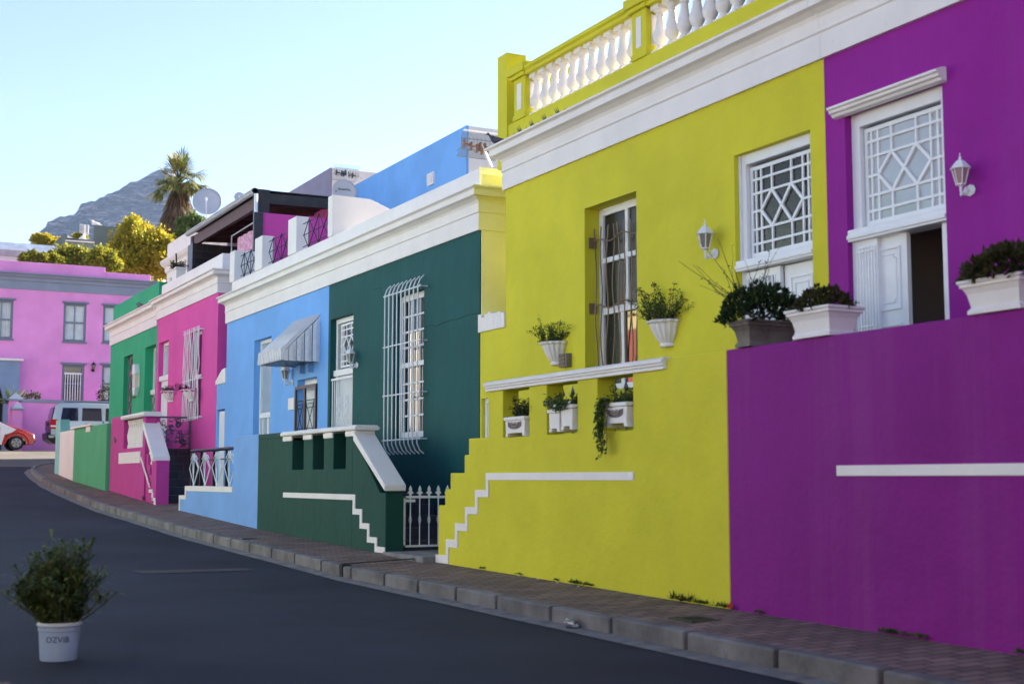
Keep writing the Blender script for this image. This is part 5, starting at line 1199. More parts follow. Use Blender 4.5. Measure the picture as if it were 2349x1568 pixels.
lantern('white lantern lamp on the blue wall beneath the metal awning', wp(4, 468, 682), TRIM, 1.0)
lantern('white lantern lamp on the dark green wall beside the gated door', wp(5, 176, 652), TRIM, .85)
q = mY(1, 592, 925, PY); lantern('black lantern lamp on the pink house beside the barred window', (q[0], PY-.02, q[1]), BLACK, 1.15, face=PI/2)
q = mX(2, 255, 725, F); t = thing('wall_lamp', (F, q[0], q[1]), 'flat white half lantern lamp on the emerald green wall', 'wall lamp')
m = MB(); qy, qz = q
m.prism([(qy-.22,qz+.16),(qy+.22,qz+.16),(qy+.1,qz+.42),(qy-.1,qz+.42)], F-.14, F); m.prism([(qy-.18,qz-.2),(qy+.18,qz-.2),(qy+.06,qz-.42),(qy-.06,qz-.42)], F-.12, F); m.box(F-.03, F, qy-.2, qy+.2, qz-.2, qz+.16); m.build('lamp_frame', TRIM, t, bevel=.01)
MB().box(F-.12, F-.03, qy-.16, qy+.16, qz-.199, qz+.159).build('lamp_glass', mat('milky_glass', (.80,.68,.62), .2), t)

# ------------------------------------------------------------------ half bowls on walls with plants
def halfbowl(p, label, s=1, rimcol=None, scallop=9):
    t = bpy.data.objects.new('wall_planter', None); COL.objects.link(t); lab(t, label, 'planter', 'scalloped half bowl planters on the walls'); ORG[t] = Vector((0,0,0)); t.location = p; t.scale = (s, s, s if s == 1 else s*.78)
    m = MB(); wob = lambda a, z: 1+.05*math.cos(a*scallop*2)*(1 if z > .05 else .3)
    m.lathe((0,0,-.27), [(.001,0),(.082,.0),(.092,.012),(.087,.03),(.083,.04),(.118,.08),(.150,.135),(.172,.19),(.187,.235),(.215,.245),(.22,.262),(.20,.272),(.17,.262),(.16,.24)], 48, 1, 1, PI/2, 3*PI/2, wob)
    m.build('bowl', WHITE, t, smooth=True)
    if rimcol:
        m = MB(); pts = []
        for k in range(41):
            a = PI/2+PI*k/40; zz_ = .015 if k % 8 < 4 else -.045; kk = (k % 8)/8; zz_ = .02-.07*(1-abs(kk*2-1)); pts.append((.20*math.cos(a), .20*math.sin(a), zz_))
        m.tube(pts, .014, 5); m.build('rim', rimcol, t)
    MB().lathe((0,0,-.03), [(.001,0),(.165,.0),(.16,.01)], 16, 1, 1, PI/2, 3*PI/2).build('soil', SOIL, t)
    return t
def twigs(loc, n, h, spread, m_, label, leafn=26, ls=.03, fl=None, name='potted_plant', lean=(0,0), droop=0, xmax=None, cat='plant'):
    t = thing(name, loc, label, cat); m = MB(); st = MB(); fm = MB(); c = Vector(loc)
    for i in range(n):
        a = rnd.uniform(0, 2*PI); e = rnd.uniform(.35, 1.5); L = h*rnd.uniform(.55,1.1)
        d = Vector((math.cos(a)*math.cos(e)*spread+lean[0], math.sin(a)*math.cos(e)*spread+lean[1], math.sin(e))); pts = [c+Vector((math.cos(a)*.05*spread, math.sin(a)*.08*spread, -.02))]
        for k in range(5):
            pts.append(pts[-1]+d*L/5); d = d+Vector((rnd.uniform(-.25,.25), rnd.uniform(-.25,.25), rnd.uniform(-.15,.1)-droop))
            if xmax is not None and pts[-1].x > xmax: pts[-1].x = xmax; d.x = -abs(d.x)*.3
        st.tube(pts, .004, 4, r1=.0015)
        for j in range(leafn):
            k = rnd.uniform(.5 if leafn < 20 else .8, 4.99); b_ = int(k); p = pts[b_].lerp(pts[b_+1], k-b_)+Vector((rnd.uniform(-1,1), rnd.uniform(-1,1), rnd.uniform(-1,1)))*ls*.9
            if xmax is not None: p.x = min(p.x, xmax)
            m.leaf(p, (rnd.uniform(-1,1), rnd.uniform(-1,1), rnd.uniform(-.4,1)), ls*rnd.uniform(.4,.7), ls*rnd.uniform(.8,1.5))
        if fl and rnd.random() < fl[1]:
            for k in range(6): fm.leaf(pts[-1], (rnd.uniform(-1,1), rnd.uniform(-1,1), rnd.uniform(-1,1)), ls*.6, ls*.7)
    m.build('leaves', m_, t); st.build('stems', BARK, t)
    if fm.v: fm.build('flowers', fl[0], t)
    return t
a = mX(7, 448, 1282, F); pl = (F, a[0]+.22, a[1]); halfbowl(pl, 'white scalloped half bowl on the lime wall left of the tall window')
twigs((F-.1, pl[1]+.02, pl[2]), 30, .33, 1.0, L_MID, 'wispy green plant growing in the bowl left of the lime window', 48, .022, xmax=F-.01)
a = mX(7, 1115, 1152, F); pl = (F, a[0]+.22, a[1]); halfbowl(pl, 'white scalloped half bowl on the lime wall right of the tall window')
twigs((F-.1, pl[1]+.02, pl[2]), 40, .42, 1.1, L_MID, 'wispy green plant with tiny red buds growing in the bowl right of the lime window', 48, .022, (FLR,.3), xmax=F-.01)
MAGR = mat('magenta_rim', (.45,.04,.30), .5)
a = mX(2, 480, 795, F); pl = (F, a[0]+.1, a[1]); halfbowl(pl, 'white half bowl with zigzag magenta rim beside the magenta house door', 1.25, MAGR)
twigs((F-.12, pl[1], pl[2]), 20, .16, .8, L_MID, 'low green plant in the zigzag bowl beside the magenta house door', 24, .03, xmax=F-.02)
a = mX(2, 615, 785, F-.12); pl = (F-.12, a[0]+.1, a[1]); halfbowl(pl, 'white half bowl with zigzag magenta rim in front of the wavy window bars', 1.25, MAGR)
twigs((F-.28, pl[1]+.2, pl[2]), 14, .36, 1., leafmat('wine_red_leaves', (.03,.01,.015), (.06,.015,.025)), 'trailing dark red plant in the bowl in front of the wavy window bars', 18, .035, lean=(-.1,.2), droop=.35, xmax=F-.2)
# vent block and rusty lamp on the lime wall
q = wbox(7, 428, 1362, 472, 1435, F); t = thing('wall_vent', (F, q[0], q[2]), 'small dark louvred vent box beside the left half bowl on the lime wall', 'vent')
m = MB().box(F-.07, F, q[0], q[1], q[2], q[3]); m.build('vent_box', mat('vent_grey', (.16,.15,.11), .6), t)
m = MB()
for k in range(3): z = q[2]+.02+k*(q[3]-q[2]-.02)/3; m.box(F-.078, F-.068, q[0]+.03, q[1]-.01, z, z+.035)
m.build('louvres', BLACK, t)

# ------------------------------------------------------------------ boxes in the lime wall openings
def windowbox(y0, y1, z0, h, x, label, emblem=True, w=.2):
    t = thing('flower_box', (x, (y0+y1)/2, z0), label, 'flower box', 'white flower boxes in the lime wall'); m = MB()
    m.prism([(y0+.02,z0+.04),(y0+.0,z0),(y0+.06,z0),(y0+.07,z0+.035),(y1-.07,z0+.035),(y1-.06,z0),(y1,z0),(y1-.02,z0+.04),(y1-.01,z0+h-.05),(y0+.01,z0+h-.05)], x, x+w); m.box(x-.015, x+w+.015, y0-.005, y1+.005, z0+h-.049, z0+h-.012)
    m.build('box', WHITE, t, bevel=.006)
    if emblem:
        m = MB(); yc = (y0+y1)/2; zc2 = z0+h*.55; n = 14; hw = (y1-y0)*.33
        m.prism([(yc-hw, zc2+.035)]+[(yc+hw*math.sin(-PI/2+PI*k/n), zc2-.045*math.cos(-PI/2+PI*k/n)-.0) for k in range(1, n)]+[(yc+hw, zc2+.035), (yc, zc2+.015)], x-.005, x+.001)
        m.build('medallion', mat('bronze_emblem', (.17,.13,.12), .6, var=.6, vscale=60, bump=1, bscale=90), t)
        m = MB(); m.tube([(x-.008, yc+.5*hw*math.sin(k*1.2), zc2+.018*math.cos(k*1.2)) for k in range(12)], .005, 4); m.tube([(x-.008, yc-hw*.8+hw*.16*k, zc2+.02+.012*math.sin(k*2)) for k in range(11)], .004, 4); m.build('scroll_relief', mat('bronze_light', (.4,.33,.28), .6), t)
    return t
hh_ = sorted(hs, key=lambda h: -h[0])           # far to near
XB = SX-.04
def onbox(k, x0, x1): a = mX(6, x0, 550, XB)[0]; b = mX(6, x1, 550, XB)[0]; return b, a
a, b = onbox(0, 492, 632); windowbox(a, b, zlo+.001, .22, XB, 'white flower box with bronze emblem in the left opening of the lime wall')
twigs((XB+.1, (a+b)/2, zlo+.2), 34, .25, .8, L_DARK, 'dark leafy plant with one red flower in the left lime wall opening', 22, .03, (FLR,.06))
a, b = onbox(1, 795, 875); t = windowbox(a, b, zlo+.02, .24, XB, 'plain white tub left of the pair in the middle opening of the lime wall', False)
a2, b2 = onbox(1, 878, 965); windowbox(a2, b2, zlo+.035, .26, XB, 'plain white tub right of the pair in the middle opening of the lime wall', False)
twigs((XB+.06, (a+b2)/2-.02, zlo+.24), 44, .21, 1.0, L_MID, 'bushy green plant with white blossoms in the middle lime wall opening', 24, .032, (FLW,.22), lean=(-.12,.1), droop=.06)
a, b = onbox(2, 1185, 1345); windowbox(a, b, zlo+.03, .24, XB, 'white flower box with bronze emblem in the right opening of the lime wall')
twigs((XB+.1, (a+b)/2, zlo+.25), 26, .17, .9, L_MID, 'low green plant in the box of the right lime wall opening', 22, .03)
t = thing('trailing_plant', (XB, b, zlo+.25), 'trailing ivy hanging down the lime wall from the right opening', 'plant'); m = MB(); st_m = MB()
for i in range(9):
    p = Vector((XB+.02, b-.03+rnd.uniform(-.06,.06), zlo+.26)); L = rnd.uniform(.3,.62); pts = [p]; 
    for k in range(8): p = p+Vector((-.045 if k == 0 else rnd.uniform(-.006,.004), rnd.uniform(-.02,.045)*(1 if k < 4 else -.6), (.03 if k == 0 else -L/8))); pts.append(p)
    st_m.tube(pts, .003, 4)
    for j in range(46):
        k = rnd.uniform(0, 7.9); q = pts[int(k)].lerp(pts[int(k)+1], k-int(k)); m.leaf(q+Vector((rnd.uniform(-.03,.0), rnd.uniform(-.04,.04), rnd.uniform(-.03,.03))), (-.5, rnd.uniform(-1,1), rnd.uniform(-1,.4)), .03, .038, (-1,.3,.3))
m.build('leaves', L_MID, t); st_m.build('stems', BARK, t)

# ------------------------------------------------------------------ planters on top of the purple wall
def planter(y0, y1, x0, x1, h, m_, label):
    t = thing('planter', (x0, y0, 2.252), label, 'planter', 'rectangular planters on the purple wall'); m = MB(); z = 2.252
    P = [(0.0,0),(.0,.025),(.018,.045),(.0,h*.6),(-.02,h-.05),(-.033,h-.045),(-.033,h-.025),(-.045,h-.018),(-.045,h),(-.02,h),(.02,h-.035)]; vs = []; n = len(P)
    for o, zz_ in P: vs += [(x0+o,y0+o,z+zz_),(x1-o,y0+o,z+zz_),(x1-o,y1-o,z+zz_),(x0+o,y1-o,z+zz_)]
    m.add(vs, [(i*4+k, i*4+(k+1)%4, (i+1)*4+(k+1)%4, (i+1)*4+k) for i in range(n-1) for k in range(4)]+[(3,2,1,0)]); m.build('planter_box', m_, t, bevel=.004)
    MB().box(x0+.02, x1-.02, y0+.02, y1-.02, z+h-.06, z+h-.04).build('soil', SOIL, t); return t
def succulent(c, rx, ry, rz, n, m_, label, ls=.045):
    t = thing('potted_plant', c, label, 'plant'); m = MB()
    for i in range(n):
        v = Vector((rnd.gauss(0,1), rnd.gauss(0,1), abs(rnd.gauss(0,1)))).normalized(); r = rnd.uniform(.75,1.08)*(1+.22*noise.noise(v*3+Vector(c)))
        p = Vector((c[0]+v.x*rx*r, c[1]+v.y*ry*r, c[2]+v.z*rz*r)); 
        for k in range(4): m.leaf(p, v+Vector((rnd.uniform(-.7,.7), rnd.uniform(-.7,.7), rnd.uniform(-.3,.7))), ls*.5, ls*rnd.uniform(.7,1.3))
    m.build('leaves', m_, t); st = MB()
    for i in range(8): a = rnd.uniform(0, 2*PI); st.tube([c, (c[0]+rx*.7*math.cos(a), c[1]+ry*.7*math.sin(a), c[2]+rz*.6)], .006, 4)
    st.build('stems', BARK, t); return t
x0p = SX-.03
def cor(v, x, y, X): return mX(v, x, y, X)[0]
ya = cor(12, 340, 1540, x0p); yb2 = cor(12, 245, 1560, x0p); planter(ya, yb2, x0p, x0p+.46, .215, STONE, 'weathered grey stone planter at the left end of the purple wall')
succulent((x0p+.18, (ya+yb2)/2, 2.46), .28, .36, .28, 620, L_DARK, 'dense dark green bush in the grey stone planter', .05)
tw = twigs((x0p+.15, (ya+yb2)/2+.1, 2.6), 22, .62, .95, L_DARK, 'sparse leggy twigs reaching out of the bush in the stone planter', 5, .022, lean=(-.05,.25))
ya = cor(12, 850, 1480, x0p); yb2 = cor(12, 612, 1510, x0p); planter(ya, yb2, x0p, x0p+.27, .22, WHITE, 'white moulded planter on the purple wall right of the stone planter')
succulent((x0p+.13, yb2-.20, 2.45), .15, .25, .17, 420, L_OLIVE, 'low dark succulent in the middle white planter', .04)
twigs((x0p+.13, ya+.12, 2.46), 5, .16, .8, L_BRT, 'yellow green sprigs at the right of the middle white planter', 12, .03)
ya = cor(12, 2065, 1320, x0p); yb2 = cor(12, 1728, 1345, x0p); planter(ya, yb2, x0p, x0p+.27, .22, WHITE, 'white moulded planter at the right edge of the picture on the purple wall')
succulent((x0p+.12, (ya+yb2)/2-.02, 2.46), .18, .32, .20, 650, L_OLIVE, 'dark jagged succulent spilling from the right edge planter', .05)

# ------------------------------------------------------------------ bucket with leafy plant on the road
def ground_at(px, py, f):
    r = ray(px, py); t = .5
    while t < 200 and CZ+r[2]*t > f(r[1]*t): t += .01
    return (r[0]*t, r[1]*t, f(r[1]*t))
g = ground_at(134, 1512, R); dist = math.hypot(g[0], g[1]); br = 92/FPX*dist*1.0/2*.98
bk = thing('bucket', g, 'white plastic paint bucket with upside down blue lettering on the road', 'bucket')
BUCK = mat('bucket_plastic', (.42,.50,.62), .35, var=.15, vscale=4, spots=.6, spotcol=(.30,.28,.27), spotscale=5); s = br/.16; H = .30*s*.95
m = MB(); c = Vector(g); m.lathe(c, [(.001,.0),(.132*s,.0),(.135*s,.008),(.15*s,H-.06),(.156*s,H-.055),(.156*s,H-.03),(.15*s,H-.028),(.152*s,H-.02)], 40); m.build('pail', BUCK, bk, smooth=True)
m = MB(); m.lathe(c, [(.150*s,H-.022),(.165*s,H-.022),(.168*s,H-.008),(.165*s,H),(.15*s,H),(.145*s,H-.02)], 40); m.build('rim', TRIM, bk, smooth=True)
MB().lathe(c, [(.001,H-.05),(.146*s,H-.05),(.146*s,H-.045)], 24).build('soil', SOIL, bk)
va = math.atan2(-g[1], -g[0])-.08
def wrap(x, y, z): a = va-x/(.148*s)*-1*-1*-1; r_ = .1475*s+z; return (c.x+r_*math.cos(a), c.y+r_*math.sin(a), c.z+y)
tb = text_mb('OZVIB', .062*s, lambda x, y, z: wrap(x, .50*H+y-.0*s, z), .0015); tb.build('lettering', mat('faded_blue_ink', (.03,.05,.16), .5), bk)
MB().lathe((0,0,0), [(.001,0),(.008,.003),(.001,.005)], 8).build('spot', BLACK, bk, org=None) if False else None
bp = thing('potted_plant', (g[0], g[1], g[2]+H-.05), 'bushy long leafed green plant growing from the white bucket', 'plant'); m = MB(); st = MB()
for i in range(95):
    a = rnd.uniform(0, 2*PI); e = .3+1.27*rnd.random()**.75; L = rnd.uniform(.34, .66)*s*(.72+.3*math.sin(e)); d = Vector((math.cos(a)*math.cos(e)*.5, math.sin(a)*math.cos(e)*.5, math.sin(e))); pts = [c+Vector((math.cos(a)*.07, math.sin(a)*.08, H-.05))]
    for k in range(5): pts.append(pts[-1]+d*L/5*(1.05)); d = (d+Vector((rnd.uniform(-.12,.12), rnd.uniform(-.12,.12), -.02))).normalized()
    st.tube(pts, .006, 4, r1=.003)
    for j in range(26):
        k = rnd.uniform(.9, 4.98); p = pts[int(k)].lerp(pts[int(k)+1], k-int(k)); a2 = rnd.uniform(0, 2*PI); dd_ = (d*.5+Vector((math.cos(a2), math.sin(a2), rnd.uniform(-.1,.7)))).normalized(); l = rnd.uniform(.09,.19)*s
        e1 = p+dd_*l*.55+Vector((0,0,.01)); e2 = p+dd_*l+Vector((0,0,-l*.25)); w_ = dd_.cross(Vector((0,0,1))).normalized()*l*.09
        m.add([p, e1+w_, e2, e1-w_], [(0,1,3),(1,2,3)])
m.build('leaves', L_DARK2 if 'L_DARK2' in globals() else leafmat('bucket_plant_leaves', (.025,.045,.014), (.07,.11,.028), (.20,.22,.06), 6), bp); st.build('stems', mat('green_stem', (.10,.11,.04), .6), bp)

# ------------------------------------------------------------------ small street litter, covers, weeds
g = ground_at(1302, 1436, lambda y: R(y)+.03)
cu = thing('plastic_cup', g, 'clear plastic cup lying in the gutter against the kerb', 'cup'); m = MB(); m.lathe((0,0,0), [(.028,0),(.042,.11),(.044,.113),(.041,.113),(.027,.004)], 24)
kg = Vector((kx(g[1])-.06, g[1], R(g[1])+.05))
m.v = [(kg.x-.3*c_*.0+a, kg.y-c_+.05, kg.z+b) for a, b, c_ in m.v]; m.v = [(x, 2*kg.y-y, z) for x, y, z in m.v]; m.build('cup', mat('clear_plastic', (.9,.9,.92), .1, trans=.97, spec=.6), cu, smooth=True)
def cover(v, x0, x1, y, label, name='ground_cover_plate', m_=None, wy=.22):
    a = ground_at(*D(v, x0, y), W); b = ground_at(*D(v, x1, y), W)
    cy_ = (a[1]+b[1])/2; cx_ = (a[0]+b[0])/2; t = thing(name, (cx_, cy_, W(cy_)), label, 'cover plate'); r = abs(a[1]-b[1])/2+.05
    m = MB(); zq = PV(cx_, cy_); m.box(cx_-.14, cx_+.14, cy_-wy, cy_+wy, zq-.04, zq+.006); m.build('plate', m_ or BLACK, t, bevel=.004)
    m = MB()
    for k in range(5): m.box(cx_-.10, cx_+.10, cy_-wy+.06+k*(wy*2-.12)/4-.01, cy_-wy+.06+k*(wy*2-.12)/4+.01, zq+.0061, zq+.010)
    m.build('ribs', m_ or BLACK, t)
cover(17, 1640, 1860, 878, 'mossy metal cover plate in the paving before the lime wall', m_=mat('mossy_metal', (.045,.05,.02), .8, var=.4, vscale=20), wy=.16)
cover(16, 530, 620, 570, 'dark rectangular grate in the paving before the dark green wall', wy=.12)
dc = thing('drain_channel', (6, 14.9, .2), 'dark open drain slot crossing the paving to the kerb beside the gate', 'drain')
a = ground_at(*D(16, 1200, 770), lambda y: W(y)-.03); b = ground_at(*D(16, 1850, 722), W)
va_ = Vector(a); vb_ = Vector(b); dd_ = (vb_-va_).normalized(); nn_ = Vector((-dd_.y, dd_.x, 0))*.045
MB().quad(va_+nn_*.7+Vector((0,0,.012)), va_-nn_*.7+Vector((0,0,.012)), vb_-nn_*.7+Vector((0,0,.012)), vb_+nn_*.7+Vector((0,0,.012))).build('slot', mat('wet_grime', (.02,.016,.016), .7), dc).modifiers.new('s','SOLIDIFY').thickness = .01
MB().box(kx(va_.y)-.012, kx(va_.y)+.1, va_.y-.05, va_.y+.05, R(va_.y)+.01, W(va_.y)-.022).build('outlet', BLACK, dc)
ths = thing('threshold', (7, 15.4, .25), 'smooth grey concrete landing in front of the white gate', 'landing')
MB().box(DX-.02, F, 14.8, 16.06, -.2, W(15.4)+.035).build('slab', CONC, ths, bevel=.01)
a = ground_at(300, 1309, R); b = ground_at(560, 1303, R); a2 = ground_at(330, 1316, R); b2 = ground_at(590, 1308, R)
lab(MB().quad(*[(q[0],q[1],q[2]+.005) for q in (a,b,b2,a2)]).build('road_patch', mat('tan_road_scar', (.040,.032,.035), .8, var=.3, vscale=6)), 'faint tan scar line across the asphalt', 'road mark', kind='structure')
r3 = random.Random(11)
def weed(p, s, label='small weed tuft at the foot of the front walls'):
    t = thing('weed', p, label, 'weed', 'weeds along the foot of the walls'); m = MB(); c = Vector(p)
    for i in range(int(40*s)+14):
        a = r3.uniform(0, 2*PI); e = r3.uniform(.1, 1.4); m.leaf(c+Vector((r3.uniform(-.04,.01), r3.uniform(-.10,.10)*s, 0)), (math.cos(a)*math.cos(e), math.sin(a)*math.cos(e), math.sin(e)), .012, r3.uniform(.02,.06)*s)
    m.build('blades', L_MID if s < 1.2 else L_OLIVE, t)
for i in range(15):
    y = 5.9+r3.random()**1.3*8.9; weed((SX-.012, y, W(y)), r3.choice((.5,.6,.8,.8,1.0,1.4)))
weed((SX-.03, 9.65, W(9.65)), 1.5, 'tallest weed tuft at the foot of the lime wall near the purple boundary')
lt = thing('paper_scrap', (SX-.05, 8.97, W(9)), 'red scrap of litter at the foot of the lime and purple boundary', 'litter'); m = MB()
for i in range(6): m.leaf((SX-.05, 8.95-i*.01, W(9)+.003), (r3.uniform(-1,.2), r3.uniform(-1,1), r3.uniform(.1,1)), .03, .05)
m.build('scrap', mat('red_paper', (.55,.05,.02), .6), lt)
for i in range(4):
    y = 12.4-i*.45; t = thing('paper_scrap', (SX-.2, y, W(y)+.004), ['tiny white scrap of paper on the paving before the lime wall'][0], 'litter', 'white paper scraps on the paving'); m = MB(); m.leaf((SX-.15-i*.03, y, W(y)+.004), (1,.4,.05), .03, .045, (0,0,1)); m.build('scrap', WHITE, t)

# ------------------------------------------------------------------ roof dishes, pigeons, roof plants
def dish(v, x, y, rpx, Y, label, text=None, facing=(-.35,-1,.25), group='satellite dishes on the roofs'):
    X_, Z_ = mY(v, x, y, Y); d = math.sqrt(X_**2+Y**2); r = rpx/FPX*d*.99
    t = thing('satellite_dish', (X_, Y, Z_-r), label, 'satellite dish', group); n = Vector(facing).normalized(); a = n.cross(Vector((0,0,1))).normalized(); b_ = a.cross(n); c = Vector((X_, Y, Z_)); m = MB(); N_ = 32; vs = [c-n*.0]; rings = [.25,.5,.75,1.]
    vs = [c-n*r*.18]
    for q in rings: vs += [c-n*r*.18*(1-q*q)+(a*math.cos(2*PI*k/N_)+b_*math.sin(2*PI*k/N_))*r*q for k in range(N_)]
    fs = [(0,1+k,1+(k+1)%N_) for k in range(N_)]+[(1+i*N_+k, 1+(i+1)*N_+k, 1+(i+1)*N_+(k+1)%N_, 1+i*N_+(k+1)%N_) for i in range(3) for k in range(N_)]
    m.add(vs, fs); o = m.build('reflector', SATG, t, smooth=True); sm = o.modifiers.new('s','SOLIDIFY'); sm.thickness = .012*r*2+.004
    m = MB(); m.tube([c-b_*r*.95, c-b_*r*.62+n*r*.62, c-b_*r*.25+n*r*.85], .03*r, 5) if text is None else None
    if text is None: m.tube([c-b_*r*.30+n*r*.80, c-b_*r*.16+n*r*.95], .07*r, 8)
    m.tube([c-n*r*.2, c-n*r*.45, c-n*r*.5-Vector((0,0,1.25*r))], .05*r+.01, 6); m.build('arm', TRIM, t)
    if text:
        tb = text_mb(text, r*.30, lambda x_, y_, z_: tuple(c+a*(x_)+b_*(y_+r*.12)+n*(.012+z_-r*.17*(1-(x_*x_+y_*y_)/(r*r)))), .002, .4); tb.build('lettering', mat('dark_print', (.05,.05,.07), .6), t)
        m = MB(); m.blob(c+a*r*.68-b_*r*.02-n*r*.09, .05*r, .03, .08*r, 8, 5); m.build('bracket_cap', BRONZE, t)
    return t
dish(3, 660, 600, 33, 38, 'largest round grey satellite dish beside the palm with its feed arm')
dish(3, 992, 552, 11.5, 40, 'small satellite dish peeping above the timber shelter gutter')
dish(21, 592, 742, 29.5, 24.4, 'grey satellite dish with dark italic lettering behind the white ramped parapet', 'pinnacle', (-.15,-1,.15))
def pigeon(p, s, label, m_, face=PI):
    t = thing('pigeon', p, label, 'bird', 'pigeons on the roofs'); c = Vector(p); f = Vector((math.cos(face), math.sin(face), 0)); m = MB(); secs = []
    sp_ = [(-.30,.05,.012,.008),(-.20,.06,.035,.02),(-.12,.085,.055,.05),(-.02,.10,.068,.068),(.06,.12,.062,.07),(.11,.155,.042,.05),(.135,.20,.030,.034),(.15,.225,.032,.033),(.175,.225,.022,.022),(.19,.222,.006,.008)]
    s2 = Vector((-f.y, f.x, 0))
    for u, z, w_, h_ in sp_: secs.append([tuple(c+(f*u+s2*w_*math.cos(2*PI*k/10)+Vector((0,0,z+h_*math.sin(2*PI*k/10))))*s) for k in range(10)])
    loft(m, secs); m.build('body', m_, t, smooth=True)
    m = MB(); m.tube([c+(f*.185+Vector((0,0,.22)))*s, c+(f*.225+Vector((0,0,.21)))*s], .008*s, 5, r1=.002)
    for q in (-.03,.03): m.tube([c+(s2*q+Vector((0,0,.06)))*s, c+(s2*q)*s], .006*s, 4); m.tube([c+(s2*q+f*.03)*s, c+(s2*q-f*.02)*s], .005*s, 4)
    m.build('beak_and_legs', mat('dark_beak', (.05,.03,.03), .6), t)
    for q in (-1, 1):
        m = MB(); pts = [(.07,.13),(.0,.155),(-.12,.12),(-.26,.07),(-.10,.07),(.03,.085)]
        m.add([tuple(c+(f*u+s2*q*(.066)+Vector((0,0,z)))*s) for u, z in pts]+[tuple(c+(f*u+s2*q*(.078-.05*(u < -.2))+Vector((0,0,z)))*s) for u, z in pts], [tuple(range(6)), tuple(range(11,5,-1))]+[(i,(i+1)%6,(i+1)%6+6,i+6) for i in range(6)]); m.build('wing', mat('pigeon_wing', (.09,.09,.13), .6, var=.4, vscale=40), t)
PG = mat('pigeon_grey', (.045,.05,.085), .5, var=.4, vscale=30)
a = mX(23, 1420, 440, F-.05); pigeon((F-.12, 15.06, 5.41), .66, 'dark grey pigeon standing on the far corner of the lime house cornice', PG, PI*.86)
# bird spikes
sk = thing('bird_spikes', (F-.05, 14, 5.41), 'row of dark bird spikes along the far end of the lime house cornice', 'bird spikes'); m = MB()
for i in range(9):
    y = 14.72-i*.16; 
    for k in (-.05, 0, .05): m.leaf((F-.0, y, 5.40), (-.35, k*5+.2, .9), .035, .10+.06*(i % 2)+.02, (1,0,0))
m.build('spikes', mat('dark_green_spikes', (.04,.06,.03), .6), sk)
for (vx, vy, lb) in ((278,228,'farther of two small grey doves on the green house cornice'),(292,218,'nearer of two small grey doves on the green house cornice')):
    a = mX(2, vx, vy+8, F-.05); pigeon((F-.1, a[0], 5.66), .7, lb, mat('dove_grey', (.12,.10,.10), .6), PI*.7)
# planters on the green roof edge
a = mX(2, 525, 60, F+.25); t = thing('planter', (F+.2, a[0], 6.1), 'white square planter on the roof edge between the green and magenta houses', 'planter')
yv = a[0]; hh2 = .38; m = MB(); m.box(F+.1, F+.33, yv-.15, yv+.25, 6.08, 6.33); m.box(F+.08, F+.35, yv-.17, yv+.27, 6.33, 6.38); m.build('planter_box', WHITE, t, bevel=.01)
twigs((F+.22, yv+.05, 6.37), 22, .24, 1., L_OLIVE, 'dark spreading plant in the white square planter on the roof edge', 20, .05)
st = thing('potted_cactus', (F+.25, yv+.6, 6.4), 'single tall bare stem above the roof planter', 'plant'); m = MB(); m.tube([(F+.22, yv+.3, 6.36), (F+.22, yv+.33, 6.55), (F+.22, yv+.4, 6.8)], .022, 6, r1=.02); m.build('stem', BARK, st)
a = mX(2, 472, 78, F+.25); t = thing('flower_pot', (F+.25, a[0], 6.0), 'small round white pot on the roof edge left of the square planter', 'pot')
MB().lathe((F+.25, a[0], 6.1), [(.08,-.1),(.09,-.1),(.12,.1),(.135,.1),(.135,.14),(.11,.14),(.10,.1)], 16).build('pot', WHITE, t, smooth=True)

# ------------------------------------------------------------------ houses on the near side of the street (seen in the window glass)
def opp(y0, y1, h, m_, m2, label, x=-2.0):
    t = thing('terraced_house', (x, (y0+y1)/2, .2), label, 'house'); hl = []; n = max(2, int((y1-y0)/2.6))
    for i in range(n): c = y0+(y1-y0)*(i+.5)/n; hl.append((c-.5, c+.5, 1.3 if i % 2 else .9, 3.6))
    MB().holes(x-.25, x, y0, y1, -.3, h, hl).build('wall', m_, t); MB().box(x-5, x-.25, y0, y1, -.3, h-.02).build('body', m_, t)
    MB().box(x-.0, x+.12, y0, y1, h-.7, h-.45).box(x+.001, x+.03, y0, y1, h-1.1, h-.7).build('cornice', m2, t)
    for a, b, c, d in hl:
        m = MB(); frame(m, (a,b,c,d), x-.15, .08, .05); m.box(x-.15, x-.1, a, b, (c+d)/2-.03, (c+d)/2+.03); w = m.build('window', TRIM, t); MB().box(x-.17, x-.15, a, b, c, d).build('pane', GLASS, w)
opp(-6, 6.4, 3.6, mat('ochre_render', (.55,.42,.24), .7, var=.1), WHITE, 'single storey ochre house behind the photographer')
opp(41.1, 62, 8.0, mat('sand_render', (.72,.68,.60), .7, var=.1), WHITE, 'tall cream house on the near side of the far corner', x=-9)
opp(14.5, 21.5, 5.0, mat('pale_plaster', (.70,.66,.60), .7, var=.1), WHITE, 'pale plaster house on the near side of the street', x=-4.2)
opp(21.6, 30, 7.2, mat('aqua_render', (.30,.62,.56), .7, var=.1), WHITE, 'pale aqua house on the near side of the street', x=-4.2)
opp(30.1, 41, 6.4, mat('brick_red_render', (.42,.12,.08), .7, var=.1), mat('butter_render', (.75,.62,.32), .7), 'brick red house with butter yellow cornice on the near side of the street', x=-4.2)

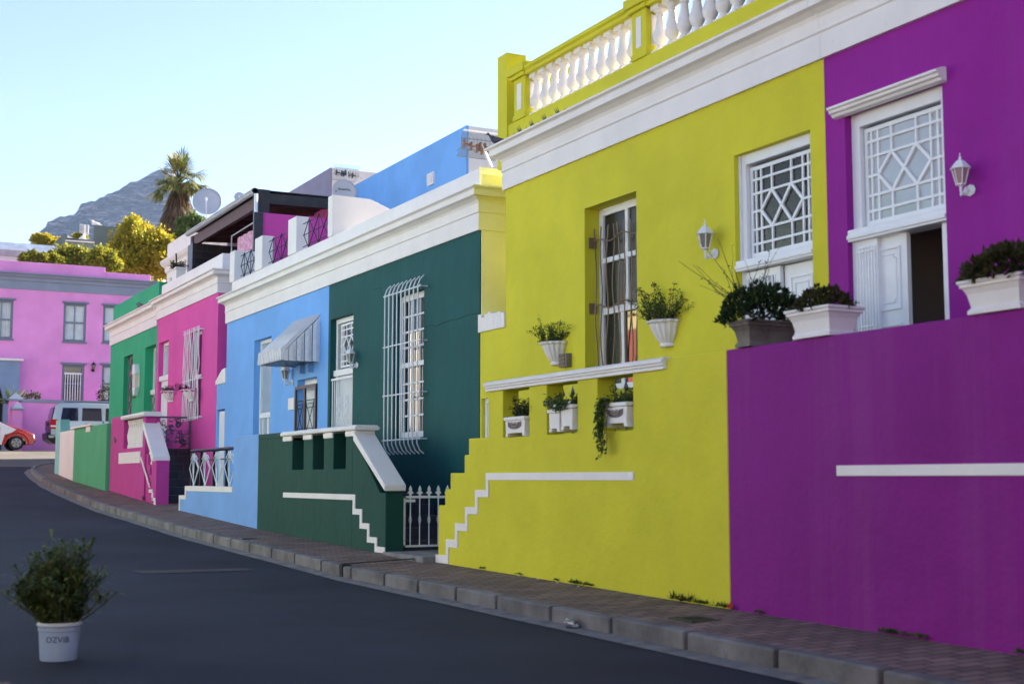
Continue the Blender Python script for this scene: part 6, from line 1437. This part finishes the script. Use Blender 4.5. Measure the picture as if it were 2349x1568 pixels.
# ------------------------------------------------------------------ light, sky, air, camera
EL = math.radians(26); AZ = math.radians(76)      # azimuth measured from +Y towards +X
sdir = Vector((math.sin(AZ)*math.cos(EL), math.cos(AZ)*math.cos(EL), math.sin(EL)))
w = bpy.data.worlds.new('World'); scene.world = w; w.use_nodes = True; nt = w.node_tree
bg = nt.nodes['Background']; sky = nt.nodes.new('ShaderNodeTexSky'); sky.sky_type = 'NISHITA'; sky.sun_disc = False; sky.sun_elevation = EL; sky.sun_rotation = AZ; sky.altitude = 100; sky.air_density = 1.0; sky.dust_density = .1; sky.ozone_density = 1.5
hs_ = nt.nodes.new('ShaderNodeHueSaturation'); hs_.inputs['Saturation'].default_value = 1.05; nt.links.new(sky.outputs[0], hs_.inputs['Color']); tn = nt.nodes.new('ShaderNodeMix'); tn.data_type = 'RGBA'; tn.blend_type = 'MULTIPLY'; tn.inputs[0].default_value = 1; tn.inputs[7].default_value = (1.04,.92,.95,1); nt.links.new(hs_.outputs[0], tn.inputs[6]); nt.links.new(tn.outputs[2], bg.inputs[0]); bg.inputs[1].default_value = .05
sl_ = bpy.data.lights.new('sun', 'SUN'); sl_.energy = 5.0; sl_.angle = math.radians(.5); sl_.color = (1., .89, .73)
so = bpy.data.objects.new('sun', sl_); COL.objects.link(so); so.location = (20, 10, 30); so.rotation_euler = sdir.to_track_quat('Z', 'Y').to_euler()
hz = MB().box(-3200, 3300, -900, 3600, -3.5, 900); hm_ = bpy.data.materials.new('haze_air'); hm_.use_nodes = True; N = hm_.node_tree.nodes; N.remove(N['Principled BSDF'])
pv = N.new('ShaderNodeVolumePrincipled'); pv.inputs['Color'].default_value = (.42,.6,1.,1); pv.inputs['Density'].default_value = .00007; pv.inputs['Anisotropy'].default_value = .3
hm_.node_tree.links.new(pv.outputs[0], N['Material Output'].inputs['Volume'])
HAZE = True
if HAZE:
    ho = hz.build('haze', hm_); lab(ho, 'thin bluish air over the whole scene', 'haze', kind='stuff')
cam = bpy.data.cameras.new('camera'); co = bpy.data.objects.new('camera', cam); COL.objects.link(co); scene.camera = co
co.location = (0, 0, CZ); cam.sensor_width = 36; cam.lens = 36*FPX/2349; cam.clip_end = 9000; cam.clip_start = .05
co.rotation_euler = (math.pi/2+PITCH, 0, -YAW)
cam.dof.use_dof = True; cam.dof.focus_distance = 23; cam.dof.aperture_fstop = 2.2
scene.render.engine = 'CYCLES'
scene.view_settings.view_transform = 'Standard'; scene.view_settings.look = 'None'; scene.view_settings.gamma = 1; scene.view_settings.exposure = 2.46
scene.cycles.volume_bounces = 0; scene.cycles.caustics_reflective = False; scene.cycles.caustics_refractive = False
bpy.context.view_layer.update()
